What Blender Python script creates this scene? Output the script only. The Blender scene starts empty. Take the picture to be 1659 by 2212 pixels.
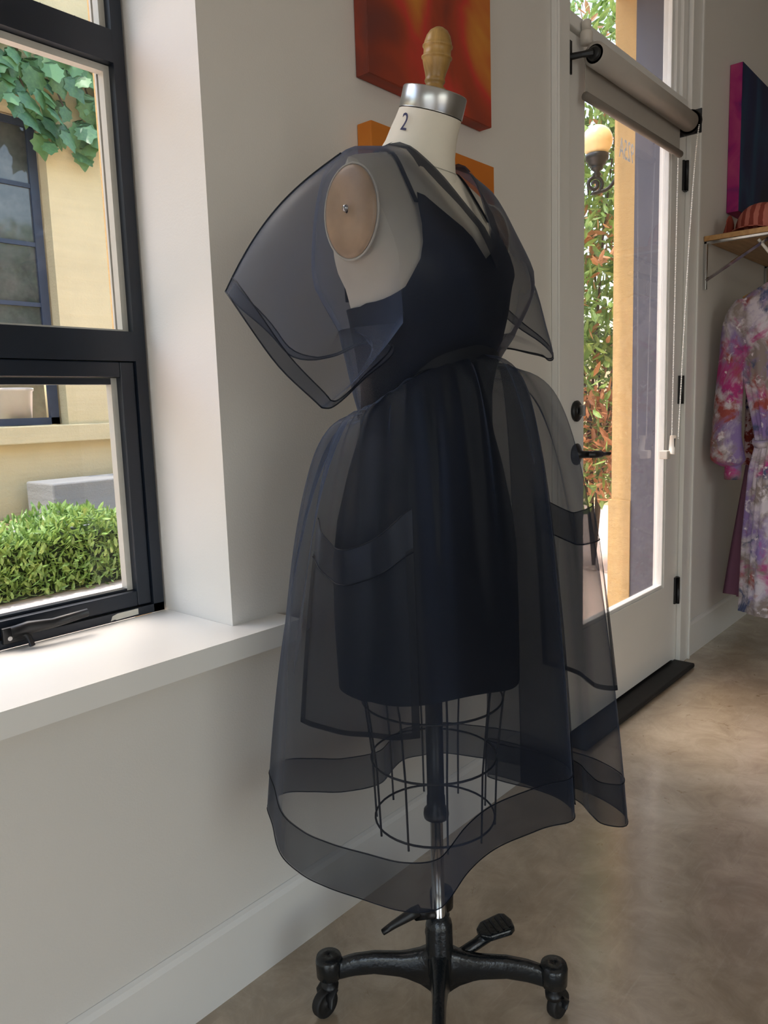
import bpy, math, random
import numpy as np
from mathutils import Vector, Matrix, Euler

S = bpy.context.scene
COL = S.collection
PI = math.pi
rnd = random.Random(7)

# ------------------------------------------------------------------ camera
YAW, PIT, ROL = math.radians(48.92), math.radians(-7.86), math.radians(-1.83)
fwd = Vector((math.sin(YAW)*math.cos(PIT), math.cos(YAW)*math.cos(PIT), math.sin(PIT)))
rt0 = Vector((math.cos(YAW), -math.sin(YAW), 0)); up0 = rt0.cross(fwd)
rt = rt0*math.cos(ROL)+up0*math.sin(ROL); up = -rt0*math.sin(ROL)+up0*math.cos(ROL)
cd = bpy.data.cameras.new('camera'); cam = bpy.data.objects.new('camera', cd); COL.objects.link(cam)
m = Matrix((rt, up, -fwd)).transposed().to_4x4(); m.translation = Vector((0, -1.1185, 1.1)); cam.matrix_world = m
cd.sensor_width = 36; cd.sensor_fit = 'AUTO'; cd.lens = 1655*36/2212; cd.clip_start = .02; cd.clip_end = 200
S.camera = cam
S.cycles.max_bounces = 7; S.cycles.caustics_reflective = False; S.cycles.transparent_max_bounces = 20      # many sheer layers

# ------------------------------------------------------------------ world, sun, room lights, exposure
w = bpy.data.worlds.new('sky'); S.world = w; w.use_nodes = True
wn = w.node_tree; wn.nodes.clear()
wo = wn.nodes.new('ShaderNodeOutputWorld'); wb = wn.nodes.new('ShaderNodeBackground'); ws = wn.nodes.new('ShaderNodeTexSky')
ws.sky_type = 'NISHITA'; ws.sun_disc = False; ws.sun_elevation = math.radians(66); ws.air_density = 1.6; ws.dust_density = 4.0
wb.inputs['Strength'].default_value = .58
wn.links.new(ws.outputs[0], wb.inputs[0]); wn.links.new(wb.outputs[0], wo.inputs[0])

def light(name, kind, loc, aim, energy, color=(1, 1, 1), size=None):
    d = bpy.data.lights.new(name, kind); d.energy = energy; d.color = color
    o = bpy.data.objects.new(name, d); COL.objects.link(o); o.location = loc
    o.rotation_euler = Vector(aim).to_track_quat('-Z', 'Y').to_euler()
    if kind == 'AREA': d.shape = 'RECTANGLE'; d.size, d.size_y = size
    return o
sun = light('sun', 'SUN', (0, 0, 12), (.36, -.022, -.93), 4.0, (1, .95, .86)); sun.data.angle = math.radians(1.0)
# added area lamps filling the room from unseen openings behind and left of the camera
light('fill_light_rear', 'AREA', (-.7, -4.93, 1.3), (0.05, 1, -.03), 25, (1, .95, .88), (2.4, 2.2))
light('fill_light_left', 'AREA', (-2.43, -2.1, 1.25), (1, 0.05, -.03), 17, (.93, .97, 1), (2.4, 2.0))

vs = S.view_settings
S.display_settings.display_device = 'sRGB'
vs.view_transform = 'Standard'; vs.look = 'None'; vs.exposure = 0.0; vs.gamma = 1.0; vs.use_curve_mapping = False

# ------------------------------------------------------------------ materials
def srgb(r, g, b):
    f = lambda c: ((c/255+.055)/1.055)**2.4 if c/255 > .04045 else c/255/12.92
    return (f(r), f(g), f(b), 1)

class NT:
    """small node-tree writer"""
    def __init__(s, name):
        s.m = bpy.data.materials.new(name); s.m.use_nodes = True; s.t = s.m.node_tree; s.t.nodes.clear()
        s.out = s.t.nodes.new('ShaderNodeOutputMaterial')
    def n(s, typ, **k):
        o = s.t.nodes.new(typ)
        for a, v in k.items():
            if a.startswith('i_'):
                key = a[2:]; key = int(key) if key.isdigit() else key.replace('_', ' ')
                if isinstance(v, bpy.types.NodeSocket): s.t.links.new(v, o.inputs[key])
                else: o.inputs[key].default_value = v
            else: setattr(o, a, v)
        return o
    def l(s, a, b): s.t.links.new(a, b)
    def ramp(s, fac, stops, interp='LINEAR'):
        r = s.n('ShaderNodeValToRGB'); r.color_ramp.interpolation = interp
        e = r.color_ramp.elements
        while len(e) > 1: e.remove(e[-1])
        e[0].position = stops[0][0]; e[0].color = stops[0][1]
        for p, c in stops[1:]:
            x = e.new(p); x.color = c
        s.l(fac, r.inputs[0]); return r.outputs[0]
    def coords(s, scale=(1, 1, 1), obj=True):
        tc = s.n('ShaderNodeTexCoord'); mp = s.n('ShaderNodeMapping'); mp.inputs['Scale'].default_value = scale
        s.l(tc.outputs['Object' if obj else 'Generated'], mp.inputs[0]); return mp.outputs[0]
    def noise(s, co, scale, detail=4, rough=.55, dist=0):
        o = s.n('ShaderNodeTexNoise'); o.inputs['Scale'].default_value = scale; o.inputs['Detail'].default_value = detail
        o.inputs['Roughness'].default_value = rough; o.inputs['Distortion'].default_value = dist
        s.l(co, o.inputs['Vector']); return o.outputs['Fac']
    def bump(s, h, strength, dist=.01):
        b = s.n('ShaderNodeBump'); b.inputs['Strength'].default_value = strength; b.inputs['Distance'].default_value = dist
        s.l(h, b.inputs['Height']); return b.outputs[0]
    def bsdf(s, color=None, rough=.5, metal=0, spec=.5, normal=None, **k):
        b = s.n('ShaderNodeBsdfPrincipled')
        if color is not None:
            if isinstance(color, bpy.types.NodeSocket): s.l(color, b.inputs['Base Color'])
            else: b.inputs['Base Color'].default_value = color
        if isinstance(rough, bpy.types.NodeSocket): s.l(rough, b.inputs['Roughness'])
        else: b.inputs['Roughness'].default_value = rough
        b.inputs['Metallic'].default_value = metal; b.inputs['Specular IOR Level'].default_value = spec
        if normal is not None: s.l(normal, b.inputs['Normal'])
        for a, v in k.items(): b.inputs[a.replace('_', ' ')].default_value = v
        s.l(b.outputs[0], s.out.inputs[0]); return b

def plain(name, c, rough=.5, metal=0, spec=.5, var=.06, nscale=20, bump=0, bscale=200, **k):
    t = NT(name); co = t.coords()
    f = t.noise(co, nscale)
    lo = tuple(max(0, x*(1-var)) for x in c[:3])+(1,); hi = tuple(min(1, x*(1+var)) for x in c[:3])+(1,)
    col = t.ramp(f, [(.3, lo), (.7, hi)])
    nm = t.bump(t.noise(co, bscale, 2), bump) if bump else None
    t.bsdf(col, rough, metal, spec, nm, **k); return t.m

M = {}
M['wall'] = plain('wall_paint', srgb(226, 223, 218), .62, spec=.25, var=.012, nscale=3, bump=.06, bscale=260)
M['trim'] = plain('trim_paint', srgb(238, 237, 234), .30, spec=.5, var=.015, nscale=5)
M['ceiling'] = plain('ceiling_paint', srgb(225, 222, 215), .8, var=.01)
M['frame'] = plain('black_window_metal', srgb(20, 28, 40), .38, 0, .5, var=.15, nscale=9)
M['bead_grey'] = plain('glazing_bead_grey', srgb(190, 188, 180), .4, var=.05)
M['black'] = plain('black_metal', srgb(20, 20, 22), .38, 0, .5, var=.15)
M['rubber'] = plain('dark_rubber', srgb(28, 27, 27), .6, var=.2)
M['chrome'] = plain('polished_steel', srgb(205, 205, 205), .16, 1.0, var=.03)
M['brushed'] = plain('brushed_steel', srgb(190, 190, 190), .28, 1.0, var=.04)
M['white_plastic'] = plain('white_plastic', srgb(225, 218, 208), .35, var=.02)
M['blind'] = plain('blind_fabric', srgb(186, 180, 172), .8, spec=.2, var=.02, bump=.05, bscale=900)
M['blind_dark'] = plain('blind_bar', srgb(128, 120, 112), .6, var=.03)
M['castiron'] = plain('black_cast_iron', srgb(17, 22, 26), .27, 0, .6, var=.25, nscale=30, bump=.12, bscale=140)
M['chain'] = plain('chain_plastic', srgb(248, 247, 243), .3, var=.01)
M['tape'] = plain('masking_tape', srgb(200, 198, 188), .7, var=.04)

# polished concrete floor
t = NT('polished_concrete'); co = t.coords()
n1 = t.noise(co, 1.3, 8, .62, .6); n2 = t.noise(co, 9, 8, .7, 1.2); n3 = t.noise(co, 60, 4, .7)
mixf = t.n('ShaderNodeMath', operation='MULTIPLY_ADD', i_0=n2, i_1=.45); t.l(n1, mixf.inputs[2])
col = t.ramp(mixf.outputs[0], [(.50, srgb(128, 110, 88)), (.68, srgb(156, 138, 114)), (.80, srgb(180, 162, 138)), (.95, srgb(206, 192, 170))])
for ang, off in ((.5, 0), (-.9, 3), (1.9, 7)):                       # fine scuffs in several directions
    tc = t.n('ShaderNodeTexCoord'); mp = t.n('ShaderNodeMapping'); mp.inputs['Rotation'].default_value = (0, 0, ang); mp.inputs['Location'].default_value = (off, off, 0); mp.inputs['Scale'].default_value = (5, 85, 1)
    t.l(tc.outputs['Object'], mp.inputs[0]); sf_ = t.noise(mp.outputs[0], 1.0, 3, .6, .35)
    mk = t.ramp(sf_, [(.63, (0, 0, 0, 1)), (.78, (.24, .24, .24, 1))]); mx = t.n('ShaderNodeMix', data_type='RGBA'); t.l(mk, mx.inputs[0]); t.l(col, mx.inputs[6]); mx.inputs[7].default_value = srgb(216, 206, 190); col = mx.outputs[2]
sc = t.n('ShaderNodeTexNoise'); sc.inputs['Scale'].default_value = 7; sc.inputs['Detail'].default_value = 10; sc.inputs['Roughness'].default_value = .8; sc.inputs['Distortion'].default_value = 2.5
t.l(co, sc.inputs['Vector'])
rg = t.ramp(sc.outputs['Fac'], [(.36, (.26, .26, .26, 1)), (.55, (.40, .40, .40, 1)), (.72, (.52, .52, .52, 1))])
t.bsdf(col, rg, 0, .9, t.bump(n3, .05, .004), Coat_Weight=1.0, Coat_Roughness=.17, Coat_IOR=1.8); M['floor'] = t.m

# yellow stucco with form-board marks
def stucco(name, c, board=True, bumpv=.5):
    t = NT(name); co = t.coords()
    a = t.noise(co, 1.5, 6, .6); b = t.noise(t.coords((.4, .4, 6)), 2.2, 5, .6, .3); g = t.noise(co, 45, 6, .7)
    mx = t.n('ShaderNodeMath', operation='MULTIPLY_ADD', i_0=b if board else g, i_1=.5); t.l(a, mx.inputs[2])
    lo = tuple(x*.90 for x in c[:3])+(1,); hi = tuple(min(1, x*1.06) for x in c[:3])+(1,)
    col = t.ramp(mx.outputs[0], [(.5, lo), (.8, c), (1, hi)])
    hh = t.n('ShaderNodeMath', operation='ADD', i_0=b, i_1=g)
    t.bsdf(col, .85, 0, .2, t.bump(hh.outputs[0], bumpv, .02)); return t.m
M['stucco'] = stucco('yellow_stucco', srgb(220, 206, 166))
M['stucco2'] = stucco('ochre_stucco', srgb(198, 166, 116), False, .35)
M['concrete'] = stucco('grey_concrete', srgb(165, 163, 160), True, .5)
M['paving'] = stucco('pink_paving', srgb(236, 214, 202), False, .3)
M['path'] = stucco('grey_path', srgb(170, 168, 165), False, .3)
M['soil'] = plain('dry_soil', srgb(168, 150, 110), .95, var=.3, nscale=15, bump=.6, bscale=60)
M['jamb'] = plain('dark_grey_jamb', srgb(84, 84, 96), .5, var=.10, nscale=4)  # dark grey over the whole outer jamb, darker than the stucco
M['blueframe'] = plain('blue_black_steel', srgb(50, 62, 82), .5, var=.15, nscale=12)

# glass: clear sheet, reflecting by Fresnel
def glass(name, tint=(1, 1, 1, 1), ior=1.45, haze=0.0):
    t = NT(name); tr = t.n('ShaderNodeBsdfTransparent', i_Color=tint); gl = t.n('ShaderNodeBsdfGlossy', i_Roughness=.015)
    fr = t.n('ShaderNodeFresnel', i_IOR=ior); mx = t.n('ShaderNodeMixShader')
    ge = t.n('ShaderNodeNewGeometry'); fb = t.n('ShaderNodeMath', operation='SUBTRACT', i_0=1.0, i_1=ge.outputs['Backfacing'])   # the sheet reflects once, at its entry face
    ff = t.n('ShaderNodeMath', operation='MULTIPLY', i_0=fr.outputs[0], i_1=fb.outputs[0]); t.l(ff.outputs[0], mx.inputs[0]); t.l(tr.outputs[0], mx.inputs[1]); t.l(gl.outputs[0], mx.inputs[2])
    last = mx
    if haze:
        co = t.coords(); f = t.noise(t.coords((3, 3, .6)), 3, 6, .7, .6)
        hz = t.ramp(f, [(.4, (haze*.25,)*3+(1,)), (.75, (haze,)*3+(1,))])
        df = t.n('ShaderNodeBsdfDiffuse', i_Color=(.8, .8, .8, 1)); m2 = t.n('ShaderNodeMixShader')
        t.l(hz, m2.inputs[0]); t.l(mx.outputs[0], m2.inputs[1]); t.l(df.outputs[0], m2.inputs[2]); last = m2
    t.l(last.outputs[0], t.out.inputs[0]); return t.m
M['glass'] = glass('window_glass')
M['doorglass'] = glass('dusty_door_glass', haze=.10)
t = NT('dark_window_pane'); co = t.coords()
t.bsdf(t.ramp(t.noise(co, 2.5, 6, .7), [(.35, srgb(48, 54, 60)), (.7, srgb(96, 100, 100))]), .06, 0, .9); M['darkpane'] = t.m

# sheer organza: woven threads cover part of the light, the rest passes
def organza(name, cover, edge, col=(.012, .016, .028, 1), glow=.40, sheen=.16):
    t = NT(name)
    tr = t.n('ShaderNodeBsdfTransparent', i_Color=(1, 1, 1, 1))
    pb = t.n('ShaderNodeBsdfPrincipled'); pb.inputs['Base Color'].default_value = col; pb.inputs['Roughness'].default_value = .42
    pb.inputs['Specular IOR Level'].default_value = .14 if glow < .25 else .32
    pb.inputs['Sheen Weight'].default_value = sheen; pb.inputs['Sheen Roughness'].default_value = .4; pb.inputs['Sheen Tint'].default_value = (.6, .72, 1, 1)
    tl = t.n('ShaderNodeBsdfTranslucent', i_Color=(.13, .18, .31, 1))
    ad = t.n('ShaderNodeMixShader', i_0=glow); t.l(pb.outputs[0], ad.inputs[1]); t.l(tl.outputs[0], ad.inputs[2])
    lw = t.n('ShaderNodeLayerWeight', i_Blend=.5)      # thread cover grows with slant, as in any woven sheer
    pw = t.n('ShaderNodeMath', operation='POWER', i_0=lw.outputs['Facing'], i_1=2.4)
    mr = t.n('ShaderNodeMapRange', i_0=pw.outputs[0]); mr.inputs[3].default_value = cover; mr.inputs[4].default_value = edge
    mx = t.n('ShaderNodeMixShader'); t.l(mr.outputs[0], mx.inputs[0]); t.l(tr.outputs[0], mx.inputs[1]); t.l(ad.outputs[0], mx.inputs[2])
    t.l(mx.outputs[0], t.out.inputs[0]); return t.m
M['organza'] = organza('black_organza', .42, .96)
M['organza_double'] = organza('black_organza_doubled', .54, .97, glow=.30)
M['organza_seam'] = organza('black_organza_seam', .84, .97, (.008, .010, .016, 1), .08, .04)
M['organza_bodice'] = organza('black_organza_bodice', .48, .96)
M['organza_bind'] = organza('black_organza_binding', .86, .97, (.010, .012, .018, 1), .2, .08)
M['slip'] = plain('black_slip_fabric', (.008, .010, .015, 1), .65, spec=.2, var=.1)
M['linen'] = plain('form_linen', srgb(226, 219, 205), .85, spec=.15, var=.02, nscale=40, bump=.05, bscale=900)
M['ink'] = plain('dark_blue_ink', srgb(48, 48, 84), .7)
t = NT('turned_wood'); co = t.coords((1, 1, .25))
t.bsdf(t.ramp(t.noise(co, 60, 5, .6, .5), [(.3, srgb(140, 104, 52)), (.7, srgb(184, 146, 84))]), .35, 0, .5); M['wood'] = t.m
t = NT('shelf_wood'); co = t.coords((1, 8, 8))
t.bsdf(t.ramp(t.noise(co, 6, 5, .6, .4), [(.3, srgb(176, 130, 80)), (.7, srgb(206, 164, 110))]), .45); M['shelfwood'] = t.m
M['plate'] = plain('brown_arm_plate', srgb(206, 172, 136), .3, var=.22, nscale=18)

def leafmat(name, a, b, trans=.3):
    t = NT(name); oi = t.n('ShaderNodeObjectInfo'); co = t.coords()
    f = t.noise(co, 6, 3); mm = t.n('ShaderNodeMath', operation='MULTIPLY_ADD', i_0=oi.outputs['Random'], i_1=.7); t.l(f, mm.inputs[2])
    col = t.ramp(mm.outputs[0], [(.35, a), (1.0, b)])
    p = t.n('ShaderNodeBsdfPrincipled'); p.inputs['Roughness'].default_value = .38; t.l(col, p.inputs['Base Color'])
    tl = t.n('ShaderNodeBsdfTranslucent'); t.l(col, tl.inputs[0]); mx = t.n('ShaderNodeMixShader', i_0=trans)
    t.l(p.outputs[0], mx.inputs[1]); t.l(tl.outputs[0], mx.inputs[2]); t.l(mx.outputs[0], t.out.inputs[0]); return t.m
M['ivy'] = leafmat('ivy_leaf', srgb(66, 104, 82), srgb(112, 156, 104))
M['laurel'] = leafmat('laurel_leaf', srgb(60, 98, 60), srgb(128, 166, 86))
M['dryleaf'] = leafmat('dry_leaf', srgb(150, 96, 66), srgb(206, 150, 110))
t = NT('hedge_leaf'); co = t.coords()
t2 = t.ramp(t.noise(co, 14, 4, .7), [(.3, srgb(96, 130, 78)), (.55, srgb(150, 182, 100)), (.75, srgb(205, 214, 140))])
p = t.n('ShaderNodeBsdfPrincipled'); p.inputs['Roughness'].default_value = .35; t.l(t2, p.inputs['Base Color'])
tl = t.n('ShaderNodeBsdfTranslucent'); t.l(t2, tl.inputs[0]); mx = t.n('ShaderNodeMixShader', i_0=.3)
t.l(p.outputs[0], mx.inputs[1]); t.l(tl.outputs[0], mx.inputs[2]); t.l(mx.outputs[0], t.out.inputs[0]); M['hedge'] = t.m
M['twig'] = plain('twig', srgb(84, 66, 52), .8, var=.2)

# abstract canvases
def canvas(name, stops, scale, dist, stretch=(1, 1, 1), off=0, gx=0, gz=0):
    t = NT(name); co = t.coords(stretch); mp = t.n('ShaderNodeVectorMath', operation='ADD'); t.l(co, mp.inputs[0]); mp.inputs[1].default_value = (off, off, off)
    f = t.noise(mp.outputs[0], scale, 3, .45, dist)
    sx = t.n('ShaderNodeSeparateXYZ'); t.l(co, sx.inputs[0])
    a1 = t.n('ShaderNodeMath', operation='MULTIPLY_ADD', i_0=sx.outputs[0], i_1=gx); t.l(f, a1.inputs[2])
    a2 = t.n('ShaderNodeMath', operation='MULTIPLY_ADD', i_0=sx.outputs[2], i_1=gz); t.l(a1.outputs[0], a2.inputs[2])
    t.bsdf(t.ramp(a2.outputs[0], stops), .55, 0, .3, t.bump(t.noise(co, 300, 2), .05)); return t.m
M['canvas_red'] = canvas('canvas_red', [(.32, srgb(116, 62, 56)), (.40, srgb(134, 62, 48)), (.47, srgb(168, 70, 46)), (.55, srgb(204, 66, 56)), (.63, srgb(198, 104, 52)), (.74, srgb(212, 140, 60))], 4.0, .6, (1, 1, .8), 2.2, .42, .30)
M['canvas_orange'] = canvas('canvas_orange', [(.3, srgb(196, 110, 34)), (.6, srgb(214, 130, 50)), (.8, srgb(190, 120, 70))], 3.0, .8, (1, 1, 1), 1.0)
M['canvas_navy'] = canvas('canvas_navy', [(.3, srgb(8, 8, 40)), (.5, srgb(10, 22, 74)), (.68, srgb(18, 66, 100))], 5, .6, (1, 1, .35), 2.0)
M['canvas_pink'] = canvas('canvas_pink', [(.3, srgb(96, 40, 110)), (.45, srgb(168, 40, 118)), (.7, srgb(196, 84, 132))], 7, 1.0, (1, 1, 1), 5.0)

def tiedye(name, stops, scale, dist=.7):
    t = NT(name); co = t.coords(); f = t.noise(co, scale, 6, .62, dist); g = t.noise(co, scale*3.3, 4, .6, 1)
    mm = t.n('ShaderNodeMath', operation='MULTIPLY_ADD', i_0=g, i_1=.35); t.l(f, mm.inputs[2])
    sb = t.n('ShaderNodeMath', operation='SUBTRACT', i_0=mm.outputs[0], i_1=.175)
    t.bsdf(t.ramp(sb.outputs[0], stops), .7, 0, .3); return t.m
t = NT('tie_dye_cloth'); co = t.coords()
def mixc(t, fac, a, b):
    mx = t.n('ShaderNodeMix', data_type='RGBA'); t.l(fac, mx.inputs[0])
    for k, v in ((6, a), (7, b)):
        if isinstance(v, bpy.types.NodeSocket): t.l(v, mx.inputs[k])
        else: mx.inputs[k].default_value = v
    return mx.outputs[2]
def mask(t, scale, lo, hi, off, rough=.6, dist=.6):
    mp = t.n('ShaderNodeVectorMath', operation='ADD'); t.l(co, mp.inputs[0]); mp.inputs[1].default_value = (off, off*.7, off*1.3)
    return t.ramp(t.noise(mp.outputs[0], scale, 7, rough, dist), [(lo, (0, 0, 0, 1)), (hi, (1, 1, 1, 1))])
c = mixc(t, mask(t, 11, .42, .58, 1.0), srgb(206, 198, 208), srgb(140, 128, 124))
c = mixc(t, mask(t, 6, .50, .62, 4.0), c, srgb(138, 118, 172))
c = mixc(t, mask(t, 5.5, .53, .64, 9.0), c, srgb(176, 56, 126))
c = mixc(t, mask(t, 7, .57, .66, 14.0), c, srgb(158, 76, 70))
c = mixc(t, mask(t, 9, .58, .66, 21.0), c, srgb(78, 88, 122))
c = mixc(t, mask(t, 24, .60, .68, 30.0), c, srgb(224, 216, 222))
t.bsdf(c, .7, 0, .3); M['robe'] = t.m
M['mauve'] = plain('mauve_cloth', srgb(152, 104, 134), .7, var=.05, nscale=6)
M['print'] = tiedye('spotted_print_cloth', [(.36, srgb(40, 44, 96)), (.42, srgb(222, 196, 200)), (.52, srgb(214, 186, 190)), (.57, srgb(150, 60, 52)), (.66, srgb(130, 44, 40)), (.72, srgb(190, 120, 56))], 14, .6)
M['cap'] = None
t = NT('striped_cap_cloth'); co = t.coords()
wv = t.n('ShaderNodeTexWave'); wv.wave_type = 'BANDS'; wv.bands_direction = 'Y'; wv.inputs['Scale'].default_value = 9; wv.inputs['Distortion'].default_value = 1.2; wv.inputs['Detail Scale'].default_value = 3
t.l(co, wv.inputs['Vector'])
t.bsdf(t.ramp(wv.outputs['Fac'], [(.42, srgb(150, 66, 54)), (.52, srgb(204, 124, 110))]), .75); M['cap'] = t.m
M['cap_plain'] = plain('cap_cloth', srgb(158, 72, 58), .75)
t = NT('opal_globe'); b = t.bsdf(srgb(250, 224, 170), .25, 0, .5); b.inputs['Emission Color'].default_value = srgb(255, 214, 140); b.inputs['Emission Strength'].default_value = .10
b.inputs['Subsurface Weight'].default_value = 0; M['opal'] = t.m
t = NT('white_lettering'); a_ = t.n('ShaderNodeBsdfTranslucent', i_Color=(.75, .75, .75, 1)); b_ = t.n('ShaderNodeBsdfDiffuse', i_Color=(.8, .8, .8, 1)); x_ = t.n('ShaderNodeMixShader', i_0=.5)
t.l(a_.outputs[0], x_.inputs[1]); t.l(b_.outputs[0], x_.inputs[2]); t.l(x_.outputs[0], t.out.inputs[0]); M['etch'] = t.m

# ------------------------------------------------------------------ mesh helpers
W = {}   # world offset of every parent object
def tag(o, label=None, cat=None, group=None, kind=None):
    if label: o['label'] = label
    if cat: o['category'] = cat
    if group: o['group'] = group
    if kind: o['kind'] = kind
    return o
def empty(name, loc):
    o = bpy.data.objects.new(name, None); COL.objects.link(o); o.location = loc; o.empty_display_size = .05
    W[o] = Vector(loc); return o
def obj(name, V, F, mat, parent=None, smooth=False, bevel=0, origin=None):
    off = W[parent] if parent is not None else (Vector(origin) if origin is not None else Vector((0, 0, 0)))
    me = bpy.data.meshes.new(name); me.from_pydata([tuple(Vector(v)-off) for v in V], [], F); me.validate(); me.update()
    if smooth: me.polygons.foreach_set('use_smooth', [True]*len(me.polygons))
    me.materials.append(M[mat] if isinstance(mat, str) else mat)
    o = bpy.data.objects.new(name, me); COL.objects.link(o)
    if parent is not None: o.parent = parent
    else: o.location = off
    W[o] = off
    if bevel:
        b = o.modifiers.new('bevel', 'BEVEL'); b.width = bevel; b.segments = 2; b.limit_method = 'ANGLE'
    return o
def bx(lo, hi):
    (a, b, c), (d, e, f) = lo, hi
    V = [(a, b, c), (d, b, c), (d, e, c), (a, e, c), (a, b, f), (d, b, f), (d, e, f), (a, e, f)]
    F = [(0, 3, 2, 1), (4, 5, 6, 7), (0, 1, 5, 4), (1, 2, 6, 5), (2, 3, 7, 6), (3, 0, 4, 7)]
    return V, F
def join(parts):
    V, F = [], []
    for v, f in parts:
        k = len(V); V += list(v); F += [tuple(i+k for i in q) for q in f]
    return V, F
def box(name, lo, hi, mat, parent=None, bevel=0, origin=None):
    return obj(name, *bx(lo, hi), mat, parent, False, bevel, origin)
def grid(P, closed_u=False, closed_v=False):
    """P[i][j] points -> quads"""
    n, k = len(P), len(P[0]); V = [p for r in P for p in r]; F = []
    for i in range(n if closed_u else n-1):
        for j in range(k if closed_v else k-1):
            a, b = i, (i+1) % n; c, d = j, (j+1) % k
            F.append((a*k+c, b*k+c, b*k+d, a*k+d))
    return V, F
def frame_of(d):
    d = Vector(d).normalized(); a = Vector((0, 0, 1)) if abs(d.z) < .9 else Vector((1, 0, 0))
    u = d.cross(a).normalized(); return u, d.cross(u).normalized()
def tube(path, r, seg=8, cap=True, closed=False, flat=None):
    path = [Vector(p) for p in path]; n = len(path); P = []
    u0 = None
    for i, p in enumerate(path):
        d = (path[(i+1) % n]-path[i-1]) if closed or 0 < i < n-1 else (path[1]-path[0] if i == 0 else path[-1]-path[-2])
        d.normalize()
        if u0 is None: u, v = frame_of(d)
        else:
            u = (u0-d*u0.dot(d)); u = u.normalized() if u.length > 1e-6 else frame_of(d)[0]; v = d.cross(u)
        u0 = u; rr = r[i] if isinstance(r, (list, tuple)) else r
        ru, rv = (rr, rr) if flat is None else (rr, rr*flat)
        P.append([p+u*ru*math.cos(2*PI*j/seg)+v*rv*math.sin(2*PI*j/seg) for j in range(seg)])
    V, F = grid(P, closed, True)
    if cap and not closed:
        F.append(tuple(range(seg))[::-1]); F.append(tuple(len(V)-seg+j for j in range(seg)))
    return V, F
def lathe(prof, c=(0, 0, 0), seg=24, mat=None, cap=True):
    """prof: (r,z); mat optional Matrix applied before the offset"""
    P = []
    for r, z in prof:
        row = []
        for j in range(seg):
            p = Vector((r*math.cos(2*PI*j/seg), r*math.sin(2*PI*j/seg), z))
            if mat is not None: p = mat @ p
            row.append(p+Vector(c))
        P.append(row)
    V, F = grid(P, False, True)
    if cap:
        F.append(tuple(range(seg))[::-1]); F.append(tuple(len(V)-seg+j for j in range(seg)))
    return V, F
def interp(x, xs, ys): return float(np.interp(x, xs, ys))
def spline(keys, n, closed=False):
    """Catmull-Rom through key points"""
    K = [np.array(k, float) for k in keys]; out = []; m = len(K); segs = m if closed else m-1
    for s in range(n):
        t = s/(n if closed else n-1)*segs; i = min(int(t), segs-1); f = t-i
        g = (lambda q: K[q % m]) if closed else (lambda q: K[max(0, min(m-1, q))])
        a, b, c, d = g(i-1), g(i), g(i+1), g(i+2)
        out.append(.5*((2*b)+(c-a)*f+(2*a-5*b+4*c-d)*f*f+(3*b-a-3*c+d)*f**3))
    return out
def text(name, s, size, mat, matrix, parent, extrude=.0004):
    c = bpy.data.curves.new(name, 'FONT'); c.body = s; c.size = size; c.extrude = extrude; c.align_x = 'CENTER'; c.align_y = 'CENTER'
    tmp = bpy.data.objects.new('tmp', c); COL.objects.link(tmp); bpy.context.view_layer.update()
    me = bpy.data.meshes.new_from_object(tmp); bpy.data.objects.remove(tmp); bpy.data.curves.remove(c)
    V = [matrix @ v.co for v in me.vertices]; F = [tuple(p.vertices) for p in me.polygons]; bpy.data.meshes.remove(me)
    return obj(name, V, F, mat, parent)

# ------------------------------------------------------------------ room shell
RX0, RX1, RY, RZ = -2.5, 6.5, -5.0, 3.5
tag(box('floor', (RX0, RY, -.1), (RX1, .06, 0), 'floor'), 'polished brown concrete floor', kind='structure')
tag(box('ceiling', (RX0-.2, RY-.2, RZ), (RX1+.2, .36, RZ+.12), 'ceiling'), 'plain white ceiling', kind='structure')
WX0, WX1, WZ0, WZ1 = -.75, .848, .677, 2.75          # window opening
DX0, DX1, DZ1 = 2.125, 3.10, 2.75                   # door + transom opening
def wall_with_holes(y0, y1, xr, zr, holes):
    parts = []; x = xr[0]
    for (hx0, hx1, hz0, hz1) in holes:
        parts.append(bx((x, y0, zr[0]), (hx0, y1, zr[1])))
        if hz0 > zr[0]: parts.append(bx((hx0, y0, zr[0]), (hx1, y1, hz0)))
        parts.append(bx((hx0, y0, hz1), (hx1, y1, zr[1]))); x = hx1
    parts.append(bx((x, y0, zr[0]), (xr[1], y1, zr[1]))); return join(parts)
V1 = wall_with_holes(0, .06, (RX0, RX1), (0, RZ), [(WX0, WX1, WZ0, WZ1), (DX0, DX1, 0, DZ1)])
V2 = wall_with_holes(.06, .27, (RX0, RX1), (0, RZ), [(WX0, WX1, WZ0, WZ1), (2.0, 3.28, 0, DZ1)])
tag(obj('wall_back', *join([V1, V2]), 'wall'), 'white plaster wall with deep window recess and glazed door', kind='structure')
V3 = wall_with_holes(.27, .36, (RX0-2, RX1+.2), (-.3, RZ), [(WX0, .862, .66, WZ1), (1.9, 3.26, -.3, DZ1)])
tag(obj('wall_exterior', *V3, 'stucco2'), 'ochre stucco outer face of the wall', kind='structure')
tag(box('trim_3', (3.26, .062, -.05), (3.279, .27, DZ1), 'jamb'), 'dark grey outer door jamb', kind='structure')
tag(box('trim_4', (3.252, .27, -.2), (3.30, .372, .65), 'stucco2'), 'stucco plinth at the foot of the outer jamb', kind='structure')
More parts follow.
